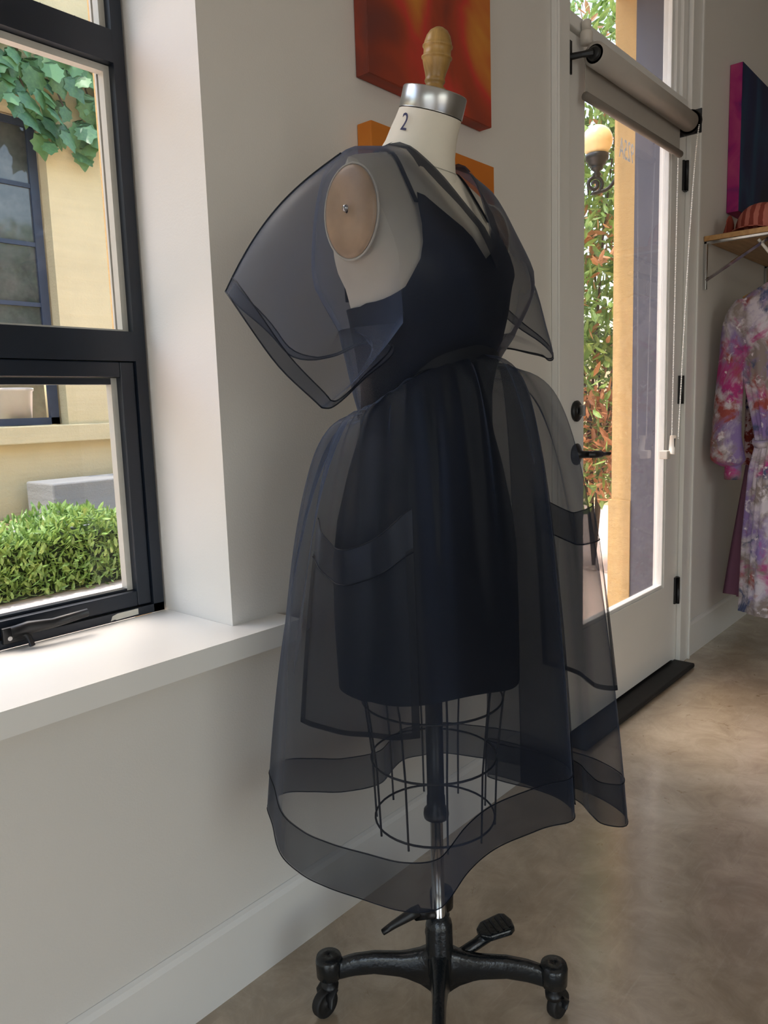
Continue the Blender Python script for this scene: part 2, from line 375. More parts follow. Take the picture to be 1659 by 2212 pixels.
# unseen rear and left walls, window openings assumed behind the fill lamps
def side_wall(name, axis, pos, span, hole):
    (a0, a1), (h0, h1, z0, z1) = span, hole
    R_ = [((a0, 0), (h0, RZ)), ((h1, 0), (a1, RZ)), ((h0, 0), (h1, z0)), ((h0, z1), (h1, RZ))]
    parts = []
    for (p, q), (r_, s_) in R_:
        parts.append(bx((p, pos[0], q), (r_, pos[1], s_)) if axis == 'x' else bx((pos[0], p, q), (pos[1], r_, s_)))
    return tag(obj(name, *join(parts), 'wall'), kind='structure')
side_wall('wall_rear', 'x', (RY-.2, RY), (RX0, RX1), (-1.9, .5, .2, 2.4))['label'] = 'white wall behind the viewer with shop window'
side_wall('wall_left', 'y', (RX0-.2, RX0), (RY, .27), (-3.3, -.9, .2, 2.3))['label'] = 'white side wall with shop window'
tag(box('wall_right', (RX1, RY, 0), (RX1+.2, .27, RZ), 'wall'), 'white end wall of the shop', kind='structure')
# baseboards
def baseboard(name, x0, x1, label):
    V = []; prof = [(-.015, 0), (-.015, .135), (-.009, .143), (-.001, .147), (-.001, 0)]
    for x in (x0, x1): V += [(x, y, z) for y, z in prof]
    F = [(i, (i+1) % 5, 5+(i+1) % 5, 5+i) for i in range(5)]+[(4, 3, 2, 1, 0), (5, 6, 7, 8, 9)]
    tag(obj(name, V, F, 'trim', None), label, kind='structure')
baseboard('baseboard_left', RX0, 2.045, 'tall white baseboard under the window')
baseboard('baseboard_right', 3.21, RX1, 'tall white baseboard right of the door')
# window stool (sill)
V, F = bx((WX0-.1, -.071, .668), (.955, .0, .707)); V2, F2 = bx((WX0+.001, 0, .678), (WX1-.001, .212, .707))
tag(obj('trim_1', *join([(V, F), (V2, F2)]), 'trim'), 'thick white window sill board', kind='structure')

# ------------------------------------------------------------------ window in the recess
win = empty('window_1', (.1, .23, .707)); tag(win, 'black metal window with fixed lights over an awning sash', kind='structure')
y0, y1 = .212, .262; FR = .842; FL = -.745
box('frame_jamb', (.819, y0, .708), (FR, y1, 2.74), 'frame', win)
box('frame_jamb', (FL, y0, .708), (FL+.025, y1, 2.74), 'frame', win)
box('frame_sill', (FL, y0, .7075), (FR, y1, .724), 'frame', win)
box('frame_head', (FL, y0, 2.70), (FR, y1, 2.745), 'frame', win)
box('transom_rail', (FL, y0, 1.733), (.8195, y1, 1.789), 'frame', win)
box('meeting_rail', (FL, y0, 1.200), (.8195, y1, 1.255), 'frame', win)
sash = join([bx((.788, y0+.006, .726), (.818, y1, 1.199)), bx((FL+.026, y0+.006, .726), (FL+.056, y1, 1.199)), bx((FL+.056, y0+.006, .726), (.788, y1, .756)), bx((FL+.056, y0+.006, 1.170), (.788, y1, 1.199))])
sh = obj('sash', *sash, 'frame', win, bevel=.002)
def light_pane(z0, z1, xr, yb, top=True):
    for nm, lo, hi in (('glazing_bead', (xr-.012, yb-.006, z0), (xr, yb+.012, z1)), ('glazing_bead', (FL+.06, yb-.006, z1-.012), (xr-.012, yb+.012, z1)), ('glazing_bead', (FL+.06, yb-.006, z0), (xr-.012, yb+.012, z0+.004))):
        box(nm, lo, hi, 'bead_grey' if top or lo[0] > 0 else 'frame', win)
    box('pane', (FL+.03, yb+.014, z0-.005), (xr, yb+.020, z1+.005), 'glass', win)
light_pane(.757, 1.169, .788, .240, False)
light_pane(1.256, 1.732, .819, .236)
light_pane(1.790, 2.699, .819, .236)
# outer alloy lip
for z0, z1 in ((.757, 1.169), (1.256, 1.732), (1.79, 2.699)): box('outer_stop', (.800 if z0 < 1 else .812, .263, z0), (.842, .269, z1), 'bead_grey', win)
# latch handle on the sash
lat = empty('window_latch', (.55, .205, .722)); tag(lat, 'black lever latch at the bottom of the window sash', 'latch')
box('base_plate', (.522, .203, .717), (.572, .2115, .746), 'black', lat, .002)
obj('lever', *tube([(.535, .197, .738), (.56, .190, .742), (.60, .185, .741), (.665, .183, .746)], [.008, .009, .007, .006], 8, True, False, 1.3), 'black', lat, True)
obj('pivot', *tube([(.553, .203, .735), (.556, .182, .728), (.560, .180, .712)], .005, 8), 'black', lat, True)
obj('screw', *tube([(.533, .204, .727), (.533, .2015, .727)], .004, 10), 'brushed', lat)
pts = [(.724, .7105), (.728, .7195), (.739, .7225), (.783, .7228), (.783, .7115), (.736, .7105), (.732, .7120)]
V = [(x, .2115, z) for x, z in pts]+[(x, .2109, z) for x, z in pts]; n = len(pts)
F = [tuple(range(n))[::-1], tuple(range(n, 2*n))]+[(i, (i+1) % n, n+(i+1) % n, n+i) for i in range(n)]
tag(obj('tape_strip', V, F, 'tape'), 'torn strip of pale masking tape on the black window frame', 'tape')

# ------------------------------------------------------------------ door, casing, transom
dr = empty('door_1', (2.61, .02, .02)); tag(dr, 'white painted glazed door with dark hardware', kind='structure')
DL, DR, DT = 2.141, 3.070, 2.150
GL, GR, GB, GT = 2.255, 2.955, .352, 2.03
for nm, lo, hi in (('stile', (DL, 0, .03), (GL, .045, DT)), ('stile', (GR, 0, .03), (DR, .045, DT)), ('bottom_rail', (GL, 0, .03), (GR, .045, GB)), ('top_rail', (GL, 0, GT), (GR, .045, DT))):
    box(nm, lo, hi, 'trim', dr)
for nm, lo, hi in (('glass_bead', (GL, .004, GB), (GL+.012, .03, GT)), ('glass_bead', (GR-.012, .004, GB), (GR, .03, GT)), ('glass_bead', (GL+.012, .004, GB), (GR-.012, .03, GB+.014)), ('glass_bead', (GL+.012, .004, GT-.012), (GR-.012, .03, GT))):
    box(nm, lo, hi, 'trim', dr, .003)
pane = box('pane', (GL+.005, .020, GB+.005), (GR-.005, .0255, GT-.005), 'doorglass', dr)
text('door_number', '925A', .088, 'etch', Matrix.Translation((2.62, .0265, 1.925)) @ Matrix.Rotation(PI, 4, 'Z') @ Matrix.Rotation(PI/2, 4, 'X') @ Matrix.Diagonal((.62, 1.05, 1, 1)), dr)
for z in (1.93, 1.127, .317):
    h = box('hinge', (3.062, -.007, z-.055), (3.10, .004, z+.055), 'black', dr, .001)
    obj('knuckle', *tube([(3.083, -.010, z-.055), (3.083, -.010, z+.055)], .007, 10), 'black', h, True)
rot_y = Matrix.Rotation(PI/2, 4, 'X')
d = obj('deadbolt', *lathe([(.0, .0), (.032, 0), (.033, .006), (.026, .012), (.012, .014)], (2.203, 0.0, 1.066), 24, rot_y), 'black', dr, True)
box('thumb_turn', (2.198, -.032, 1.050), (2.208, -.013, 1.084), 'brushed', d, .002)
lv = obj('lever_rosette', *lathe([(0, 0), (.033, 0), (.034, .006), (.024, .012), (.012, .018), (.011, .05)], (2.203, 0, .932), 24, rot_y), 'black', dr, True)
obj('lever', *tube([(2.203, -.045, .932), (2.203, -.058, .932), (2.215, -.060, .932), (2.25, -.060, .931), (2.255, -.060, .931), (2.32, -.060, .928)], [.010, .011, .012, .012, .006, .005], 10), 'black', lv, True)
box('gap_shade_strip', (3.0705, .018, .03), (3.0772, .045, DT), 'rubber', dr)  # dark strip put in to stand for the shade of the door gap
thr = box('threshold', (DX0+.001, -.080, .001), (DX1-.001, .06, .019), 'rubber', dr, .006)
box('sweep', (DL, .012, .012), (DR, .04, .03), 'rubber', dr)
# casing: stepped flat trim
for nm, x0, x1, lab in (('trim_5', 2.050, 2.128, 'white door casing beside the painting wall'), ('trim_6', 3.098, 3.198, 'white door casing on the hinge side')):
    parts = [bx((x0, -.018, 0), (x1, -.0005, 2.86)), bx((x0 if nm == 'trim_5' else x1-.014, -.026, 0), (x0+.014 if nm == 'trim_5' else x1, -.018, 2.86))]
    tag(obj(nm, *join(parts), 'trim', bevel=.002), lab, kind='structure')
tag(obj('trim_7', *join([bx((2.1255, -.004, 0), (2.1395, .058, 2.74)), bx((3.0775, .003, 0), (3.0985, .058, 2.74))]), 'trim'), 'white door jamb strips', kind='structure')
tr = empty('window_2', (2.61, .03, 2.16)); tag(tr, 'white framed transom light above the door', kind='structure')
box('transom_bar', (2.14, -.012, 2.158), (3.077, .058, 2.196), 'trim', tr, .003)
for x0, x1, yy in ((2.14, 2.165, 0), (3.05, 3.077, 0), (3.02, 3.05, .012), (2.995, 3.02, .022)): box('stile', (x0, yy, 2.197), (x1, .055, 2.739), 'trim', tr, .002)
box('head', (2.165, 0, 2.70), (2.995, .055, 2.739), 'trim', tr)
box('pane', (2.165, .030, 2.197), (2.996, .036, 2.70), 'doorglass', tr)
# small door sensor
sn = empty('door_sensor', (2.235, -.02, 2.16)); tag(sn, 'small white plastic sensor cap on the door head', 'sensor')
obj('body', *lathe([(.0, 0), (.017, 0), (.018, .03), (.014, .036), (0, .037)], (2.205, -.030, 2.118), 16), 'white_plastic', sn, True)
obj('cap', *lathe([(.0, 0), (.013, 0), (.014, .022), (.010, .027), (0, .028)], (2.205, -.030, 2.156), 16), 'white_plastic', sn, True)

# ------------------------------------------------------------------ roller blind on the door
bl = empty('roller_blind', (2.56, -.055, 2.0)); tag(bl, 'grey roller blind rolled up on the glazed door with bead chain', 'blind')
BYc, BZc = -.060, 2.080
obj('roll', *lathe([(.026, 0), (.0335, .0005), (.0335, .7595), (.026, .76)], (2.195, BYc, BZc), 28, Matrix.Rotation(PI/2, 4, 'Y')), 'blind', bl, True)
obj('core', *lathe([(.018, 0), (.018, .77)], (2.190, BYc, BZc), 16, Matrix.Rotation(PI/2, 4, 'Y')), 'black', bl, True)
box('fabric_drop', (2.200, -.030, 1.985), (2.95, -.0285, 2.085), 'blind', bl)
obj('bottom_bar', *lathe([(.0, 0), (.0125, .001), (.0125, .755), (0, .756)], (2.197, -.031, 1.975), 14, Matrix.Rotation(PI/2, 4, 'Y')), 'blind_dark', bl, True)
lb = obj('bracket', *join([bx((2.146, -.005, 2.032), (2.166, -.001, 2.122)), tube([(2.158, -.004, 2.078), (2.168, -.035, 2.078), (2.184, -.060, 2.080)], [.010, .009, .012], 8)]), 'black', bl)
obj('end_plug', *lathe([(.0, -.004), (.014, -.004), (.020, .0), (.020, .006)], (2.188, BYc, BZc), 20, Matrix.Rotation(PI/2, 4, 'Y')), 'black', bl, True)
obj('bracket', *join([bx((2.968, -.10, 2.038), (2.974, -.005, 2.122)), bx((2.968, -.006, 2.03), (3.0, -.001, 2.128))]), 'black', bl, bevel=.003)
obj('chain_guide', *lathe([(.040, 0), (.043, .002), (.043, .012), (.036, .014)], (2.957, BYc, BZc), 24, Matrix.Rotation(PI/2, 4, 'Y')), 'black', bl, True)
# bead chain: two strands of beads joined into one part
parts = []
ico = [(0, 0, 1), (.89, 0, .45), (.28, .85, .45), (-.72, .53, .45), (-.72, -.53, .45), (.28, -.85, .45), (.72, .53, -.45), (-.28, .85, -.45), (-.89, 0, -.45), (-.28, -.85, -.45), (.72, -.53, -.45), (0, 0, -1)]
icf = [(0, 1, 2), (0, 2, 3), (0, 3, 4), (0, 4, 5), (0, 5, 1), (1, 6, 2), (2, 7, 3), (3, 8, 4), (4, 9, 5), (5, 10, 1), (6, 7, 2), (7, 8, 3), (8, 9, 4), (9, 10, 5), (10, 6, 1), (11, 7, 6), (11, 8, 7), (11, 9, 8), (11, 10, 9), (11, 6, 10)]
for xa, ya, xb, yb, top in ((2.963, -.098, 2.915, -.060, 2.08), (2.963, -.022, 2.930, -.030, 2.08)):
    nb = 185
    for i in range(nb):
        f = i/(nb-1); z = top+(.945-top)*f; x = xa+(xb-xa)*f**.6; y = ya+(yb-ya)*f**.6
        parts.append(([(x+.0030*a, y+.0030*b, z+.0030*c) for a, b, c in ico], icf))
tag(obj('bead_chain', *join(parts), 'chain', bl, True), 'white bead chain', kind='stuff')
tn = obj('chain_tensioner', *tube([(2.918, -.040, .955), (2.905, -.040, .885)], .013, 12, True, False, .6), 'white_plastic', bl, True)
box('slot', (2.905, -.0505, .905), (2.913, -.048, .945), 'black', tn)
box('tensioner_base', (2.876, -.034, .868), (2.912, -.001, .900), 'white_plastic', tn, .004)

# ------------------------------------------------------------------ paintings on the wall
def painting(name, x0, x1, z0, z1, d, face, side, label):
    e = empty(name, ((x0+x1)/2, -d/2, z0)); tag(e, label, 'painting')
    box('canvas_sides', (x0, -d+.0015, z0), (x1, -.001, z1), side, e, .002)
    box('canvas_face', (x0+.001, -d, z0+.001), (x1-.001, -d+.0014, z1-.001), face, e)
    return e
painting('canvas_painting', 1.238, 1.688, 1.765, 2.215, .036, 'canvas_red', 'canvas_red', 'thick red and orange abstract canvas hung above a plain orange one')
painting('canvas_painting', 1.236, 1.690, 1.36, 1.674, .040, 'canvas_orange', 'canvas_orange', 'plain orange canvas hung below the red abstract')
painting('canvas_painting', 3.585, 4.20, 1.876, 2.472, .052, 'canvas_navy', 'canvas_pink', 'navy canvas with magenta painted edge above the wall shelf')

# ------------------------------------------------------------------ shelf, cap, hanging garments
sf = empty('wall_shelf', (3.9, -.14, 1.53)); tag(sf, 'wooden wall shelf on chromed brackets with a clothes rail', 'shelf')
box('board', (3.312, -.33, 1.722), (5.6, -.002, 1.742), 'shelfwood', sf, .002)
for xb in (3.328, 4.20):
    b = obj('bracket', *join([bx((xb-.009, -.012, 1.532), (xb+.009, -.001, 1.721)), bx((xb-.009, -.31, 1.712), (xb+.009, -.001, 1.7215))]), 'chrome', sf, bevel=.001)
    obj('brace', *tube([(xb, -.010, 1.570), (xb, -.262, 1.712)], .014, 4, True, False, .5), 'chrome', b)
    obj('rail_hook', *tube([(xb+.002, -.205, 1.700), (xb+.002, -.235, 1.66), (xb+.002, -.255, 1.632), (xb+.002, -.27, 1.622), (xb+.002, -.29, 1.626)], .006, 8), 'white_plastic', b, True)
obj('rail', *tube([(3.32, -.272, 1.640), (5.5, -.272, 1.640)], .0135, 12), 'chrome', sf, True)

cp = empty('baseball_cap', (3.47, -.15, 1.742)); tag(cp, 'rust and pink striped cap lying on the wall shelf', 'cap')
P = []
for i in range(9):
    a = i/8*PI/2; row = []
    for j in range(28):
        b = 2*PI*j/28; r = math.cos(a)**.75
        row.append((3.50+.085*r*math.sin(b), -.165+.10*r*math.cos(b), 1.750+.122*math.sin(a)**.9))
    P.append(row)
obj('crown', *grid(P, False, True), 'cap', cp, True)
P = []
for i in range(8):
    f = i/7; row = []
    for j in range(13):
        g = -1+2*j/12; row.append((3.445-.10*f*math.sqrt(max(0, 1-g*g*.9))+.01, -.150+.088*g, 1.753+.022*(1-g*g)*(1-f*.4)-.004*f))
    P.append(row)
br = obj('brim', *grid(P), 'cap', cp, True); br.modifiers.new('thick', 'SOLIDIFY').thickness = .003
P = []
for i in range(5):
    f = i/4
    P.append([(3.44+.05*g, -.067+.032*(1-f)*(1-g*g)+.004, 1.747+.085*f*(1-.35*g*g)) for g in [-1+2*j/8 for j in range(9)]])
bp = obj('side_panel', *grid(P), 'cap_plain', cp, True); bp.modifiers.new('thick', 'SOLIDIFY').thickness = .002

def garment_body(xc, yc, prof, folds, amp, n=72):
    """prof: (z, half width along y, half depth along x)"""
    P = []
    for z, hw, hd, k in prof:
        row = []
        for j in range(n):
            a = 2*PI*j/n; s = 1+amp*k*math.sin(folds*a+2*math.sin(3*a))+.5*amp*k*math.sin((folds*2+1)*a+z*3)
            row.append((xc+hd*math.sin(a)*s, yc+hw*math.copysign(abs(math.cos(a))**.9, math.cos(a))*(1+.25*(s-1)), z))
        P.append(row)
    return P
def dense(prof, n=26):
    zs = [p[0] for p in prof][::-1]; out = []
    for z in np.linspace(prof[0][0], prof[-1][0], n): out.append((float(z),)+tuple(interp(z, zs, [p[k] for p in prof][::-1]) for k in (1, 2, 3)))
    return out
def hanger(e, x, yc, z, hw):
    obj('hanger', *tube([(x, yc-hw, z-.06), (x, yc, z+.015), (x, yc+hw, z-.06)], .006, 8), 'wood', e, True)
    obj('hook', *tube([(x, yc, z+.01), (x, yc, z+.06), (x, yc+.012, z+.075), (x, yc+.02, z+.088), (x, yc+.012, z+.104), (x, yc-.008, z+.108), (x, yc-.022, z+.098)], .002, 6), 'chrome', e, True)
rb = empty('tie_dye_robe', (3.40, -.285, .19)); tag(rb, 'purple and grey tie-dye robe with long sleeves hanging from the rail', 'robe')
hanger(rb, 3.40, -.285, 1.55, .15)
obj('body', *grid(garment_body(3.40, -.285, dense([(1.545, .055, .02, 0), (1.52, .11, .03, .1), (1.475, .165, .045, .2), (1.40, .17, .055, .3), (1.15, .135, .06, .8), (.95, .085, .055, 1.4), (.90, .078, .05, 1.5), (.80, .10, .06, 1.3), (.5, .118, .07, 1.1), (.19, .125, .075, 1)], 40), 9, .16), False, True), 'robe', rb, True)
for sgn in (1, -1):
    keys = [(3.40, -.285+sgn*.145, 1.485), (3.392, -.285+sgn*.175, 1.40), (3.385, -.285+sgn*.185, 1.2), (3.37, -.285+sgn*.19, 1.02), (3.36, -.285+sgn*.188, .92), (3.36, -.285+sgn*.180, .84), (3.37, -.285+sgn*.172, .805)]
    pts = spline(keys, 30); rr = [interp(i/29, [0, .15, .4, .7, .85, 1], [.03, .042, .052, .066, .068, .034]) for i in range(30)]
    P = []
    for i, (p, r) in enumerate(zip(pts, rr)):
        P.append([(p[0]+r*.85*math.cos(2*PI*j/28)*(1+.10*math.sin(3*2*PI*j/28+i*.25)), p[1]+r*math.sin(2*PI*j/28)*(1+.10*math.sin(4*2*PI*j/28+i*.2)), p[2]) for j in range(28)])
    s_ = obj('sleeve', *grid(P, False, True), 'robe', rb, True)
    c_ = pts[-1]
    obj('cuff', *lathe([(.032, .012), (.034, -.03), (.033, -.055), (.028, -.052)], (c_[0]+.005, c_[1]-.01*sgn, c_[2]), 20, None, False), 'robe', s_, True)
obj('belt', *tube([(3.40+.058*math.cos(a), -.285+.088*math.sin(a), .905+.008*math.sin(2*a)) for a in np.linspace(0, 2*PI, 28, endpoint=False)], .009, 6, False, True, 2.0), 'robe', rb, True)
pr = empty('print_blouse', (3.53, -.285, .80)); tag(pr, 'white blouse with rust and navy spots hanging behind the tie-dye robe', 'blouse')
hanger(pr, 3.53, -.285, 1.55, .15)
obj('body', *grid(garment_body(3.53, -.285, dense([(1.545, .055, .015, 0), (1.475, .16, .03, .2), (1.3, .165, .035, .5), (.80, .165, .04, 1)], 24), 7, .15), False, True), 'print', pr, True)
mv = empty('mauve_dress', (3.66, -.285, .19)); tag(mv, 'long plain mauve dress hanging behind the spotted blouse', 'dress')
hanger(mv, 3.66, -.285, 1.55, .14)
obj('body', *grid(garment_body(3.66, -.285, dense([(1.545, .05, .015, 0), (1.475, .15, .03, .2), (1.1, .155, .035, .5), (.75, .19, .045, .9), (.19, .258, .055, 1.2)], 30), 11, .2), False, True), 'mauve', mv, True)

# ------------------------------------------------------------------ dress form
BX, BY = .995, -.35
form = empty('dress_form', (BX, BY, 0)); tag(form, 'linen dress form on a black wheeled stand wearing the sheer black dress', 'dress form')
def L(x, y, z): return (BX+x, BY+y, z)
TZ = [.62, .72, .82, .90, .98, 1.06, 1.12, 1.18, 1.24, 1.28, 1.33, 1.38, 1.43, 1.50]
TA = [.130, .145, .153, .152, .133, .113, .114, .120, .130, .138, .158, .166, .166, .166]
TF = [.095, .105, .110, .105, .092, .082, .088, .102, .114, .113, .103, .088, .075, .068]
TB = [.110, .122, .125, .115, .095, .080, .080, .083, .087, .089, .091, .092, .090, .085]
TN = [2.2, 2.2, 2.2, 2.2, 2.2, 2.2, 2.2, 2.3, 2.4, 2.6, 3.4, 4.2, 4.2, 4.0]
def zsh(x):
    x = abs(x); return interp(x, [0, .045, .060, .085, .12, .15, .168, .2], [1.512, 1.500, 1.484, 1.471, 1.462, 1.454, 1.446, 1.425])
def body_pt(xi, zb, front, oa=0, of=0, ob=0, ztop=None, lift=0):
    """point on the figure: xi in -1..1 across, zb nominal height up to 1.5"""
    A = interp(zb, TZ, TA)+oa; x = xi*A
    zs = zsh(x)+lift; top = zs if ztop is None else min(zs, ztop(x))
    z = zb if zb <= 1.25 else 1.25+(zb-1.25)*(top-1.25)/.25
    n = interp(z, TZ, TN); g = max(0, 1-abs(xi)**n)**(1/n)
    s = min(1, max(0, (zs-z)/.16))**.55
    D = (interp(z, TZ, TF)+of) if front else (interp(z, TZ, TB)+ob)
    return (x, (-D if front else D)*g*s, z)
def xis(n): return [-math.cos(PI*j/n) for j in range(n+1)]
zb_rows = list(np.linspace(.70, 1.25, 24))+list(np.linspace(1.27, 1.5, 18))
P = []
for zb in zb_rows:
    fr = [L(*body_pt(xi, zb, True)) for xi in xis(28)]; bk = [L(*body_pt(xi, zb, False)) for xi in xis(28)][::-1]
    P.append(fr+bk[1:-1])
V, F = grid(P, False, True); F.append(tuple(range(len(P[0])))[::-1])
torso = obj('torso', V, F, 'linen', form, True)
# neck, leaning forward
nt = math.radians(19); nmat = Matrix.Rotation(nt, 4, 'X')
def nring(zc, yc, rx, ry, tilt, n=32):
    mt = Matrix.Rotation(tilt, 4, 'X'); return [Vector(L(0, yc, zc))+mt @ Vector((rx*math.cos(2*PI*j/n), ry*math.sin(2*PI*j/n), 0)) for j in range(n)]
P = [nring(1.432, .012, .105, .078, math.radians(24)), nring(1.458, .010, .080, .065, math.radians(24)), nring(1.474, .006, .066, .060, math.radians(23)), nring(1.492, .000, .057, .055, math.radians(21)), nring(1.511, -.007, .0525, .052, math.radians(20)), nring(1.524, -.0135, .0500, .050, nt), nring(1.5375, -.0205, .0485, .0485, nt)]
neck = obj('neck', *grid(P, False, True), 'linen', form, True)
# stitched neck seam
sr = nring(1.4745, .006, .0668, .0608, math.radians(23), 40); obj('neck_seam', *tube(sr, .0006, 4, False, True), 'bead_grey', neck, True)
capc = Vector(L(0, -.0210, 1.5385))
obj('neck_cap', *lathe([(.0490, 0), (.0495, .001), (.0495, .029), (.0485, .0305), (.0, .031)], capc, 40, nmat), 'brushed', form, False).data.polygons.foreach_set('use_smooth', [True]*(40*4)+[False]*2)
knob = [(.0150, 0), (.0172, .002), (.0172, .009), (.0140, .0115), (.0132, .016), (.0150, .0185), (.0158, .021), (.0150, .0235), (.0146, .026), (.0162, .034), (.0190, .044), (.0208, .052), (.0214, .0555), (.0230, .0565), (.0232, .0585), (.0214, .060), (.0206, .064), (.0204, .069), (.0216, .0735), (.0228, .0745), (.0228, .0765), (.0212, .078), (.0205, .083), (.0180, .092), (.0135, .100), (.007, .105), (0, .1065)]
kmat = Matrix.Rotation(math.radians(8), 4, 'X')
obj('knob', *lathe([(r, z*.86) for r, z in knob], Vector(L(0, -.028, 1.5655)), 28, kmat), 'wood', form, True)
# size number printed on the neck
phi = math.radians(182)
rad = Vector((math.cos(phi), math.sin(phi), 0)); zax = (nmat @ Vector((0, 0, 1))); rad3 = nmat @ rad
tx = zax.cross(rad3).normalized(); rot = Matrix((tx, zax, rad3)).transposed().to_4x4()
text('size_number', '2', .034, 'ink', Matrix.Translation(Vector(L(0, -.0115, 1.5165))+rad3*.0545) @ rot @ Matrix.Diagonal((.75, 1, 1, 1)), form, .0003)
# arm plates with a screw
for sg in (-1, 1):
    P = []
    for r_ in (1.0, .97, .9, .7, .4, .05):
        P.append([L(sg*(.1690+.008*(1-r_*r_)**.5), -.004+.049*r_*math.cos(2*PI*j/40), 1.372+.063*r_*math.sin(2*PI*j/40)) for j in range(40)])
    V, F = grid(P, False, True); F.append(tuple(len(V)-40+j for j in range(40)))
    ap = obj('arm_plate', V, F, 'plate', form, True)
    rim = [L(sg*.1675, -.004+.0515*math.cos(a), 1.372+.0650*math.sin(a)) for a in np.linspace(0, 2*PI, 48, endpoint=False)]
    obj('rim', *tube(rim, .0018, 6, False, True), 'linen', ap, True)
    obj('screw', *lathe([(0, -.004), (.005, -.004), (.0055, .001), (.0035, .004), (0, .0045)], L(sg*.1765, -.002, 1.376), 14, Matrix.Rotation(sg*PI/2, 4, 'Y')), 'chrome', ap, True)
# skirt cage of wire
def ring(z, r, ry=None): return [L(r*math.cos(a), (ry or r)*math.sin(a)+.003, z) for a in np.linspace(0, 2*PI, 40, endpoint=False)]
for z, r in ((.39, .104), (.50, .108), (.605, .120)): obj('cage_ring', *tube(ring(z, r), .0019, 6, False, True), 'black', form, True)
for k in range(10):
    a = 2*PI*(k+.35)/10
    obj('cage_wire', *tube([L(.135*math.cos(a), .125*math.sin(a), .66), L(.120*math.cos(a), .120*math.sin(a)+.003, .605), L(.1085*math.cos(a), .1085*math.sin(a)+.003, .50), L(.1045*math.cos(a), .1045*math.sin(a)+.003, .39), L(.104*math.cos(a), .104*math.sin(a)+.003, .378)], .0019, 6), 'black', form, True)
# pole and stand
obj('upper_tube', *lathe([(.0150, .405), (.0150, .70)], L(0, 0, 0), 20), 'black', form, True)
obj('collar', *lathe([(.012, .384), (.0215, .386), (.0225, .392), (.0215, .400), (.0165, .406), (.0160, .425), (.012, .426)], L(0, 0, 0), 24), 'black', form, True)
obj('lower_tube', *lathe([(.0112, .16), (.0112, .40)], L(0, 0, 0), 20), 'chrome', form, True)
hub = obj('hub', *lathe([(.012, .055), (.020, .058), (.022, .075), (.026, .09), (.0265, .12), (.0245, .135), (.0240, .180), (.0225, .188), (.0190, .192), (.0175, .198), (.012, .199)], L(0, 0, 0), 28), 'castiron', form, True)
obj('clamp_screw', *tube([L(-.012, .004, .205), L(-.045, .014, .219)], [.008, .011], 10), 'black', hub, True)
obj('clamp_lever', *tube([L(-.040, .010, .226), L(-.048, .020, .220), L(-.072, .045, .200), L(-.086, .058, .188)], [.010, .010, .007, .0055], 10), 'black', hub, True)
pd = obj('pedal_arm', *tube([L(.012, -.01, .105), L(.035, -.028, .118), L(.060, -.040, .126), L(.085, -.050, .135)], [.011, .010, .010, .012], 8), 'castiron', hub, True)
e1 = Vector((.86, -.5, .12)).normalized(); e2 = Vector((.5, .86, 0)).normalized(); e3 = e1.cross(e2)
pv = []; c0 = Vector(L(.098, -.055, .142))
outl = [(-.034, -.010), (-.020, -.022), (.020, -.026), (.030, -.020), (.034, 0), (.030, .020), (.020, .026), (-.020, .022), (-.034, .010)]
for h_ in (-.006, .006): pv += [c0+e1*a+e2*b+e3*h_ for a, b in outl]
k = len(outl); pf = [tuple(range(k))[::-1], tuple(range(k, 2*k))]+[(i, (i+1) % k, k+(i+1) % k, k+i) for i in range(k)]
pp = obj('pedal', pv, pf, 'castiron', hub, bevel=.003)
for q in (-.014, -.002, .010, .022):
    obj('tread', *tube([c0+e1*q-e2*.017+e3*.0065, c0+e1*q+e2*.017+e3*.0065], .0026, 6), 'rubber', pp, True)
th = math.degrees(math.atan2(.164, -.118))
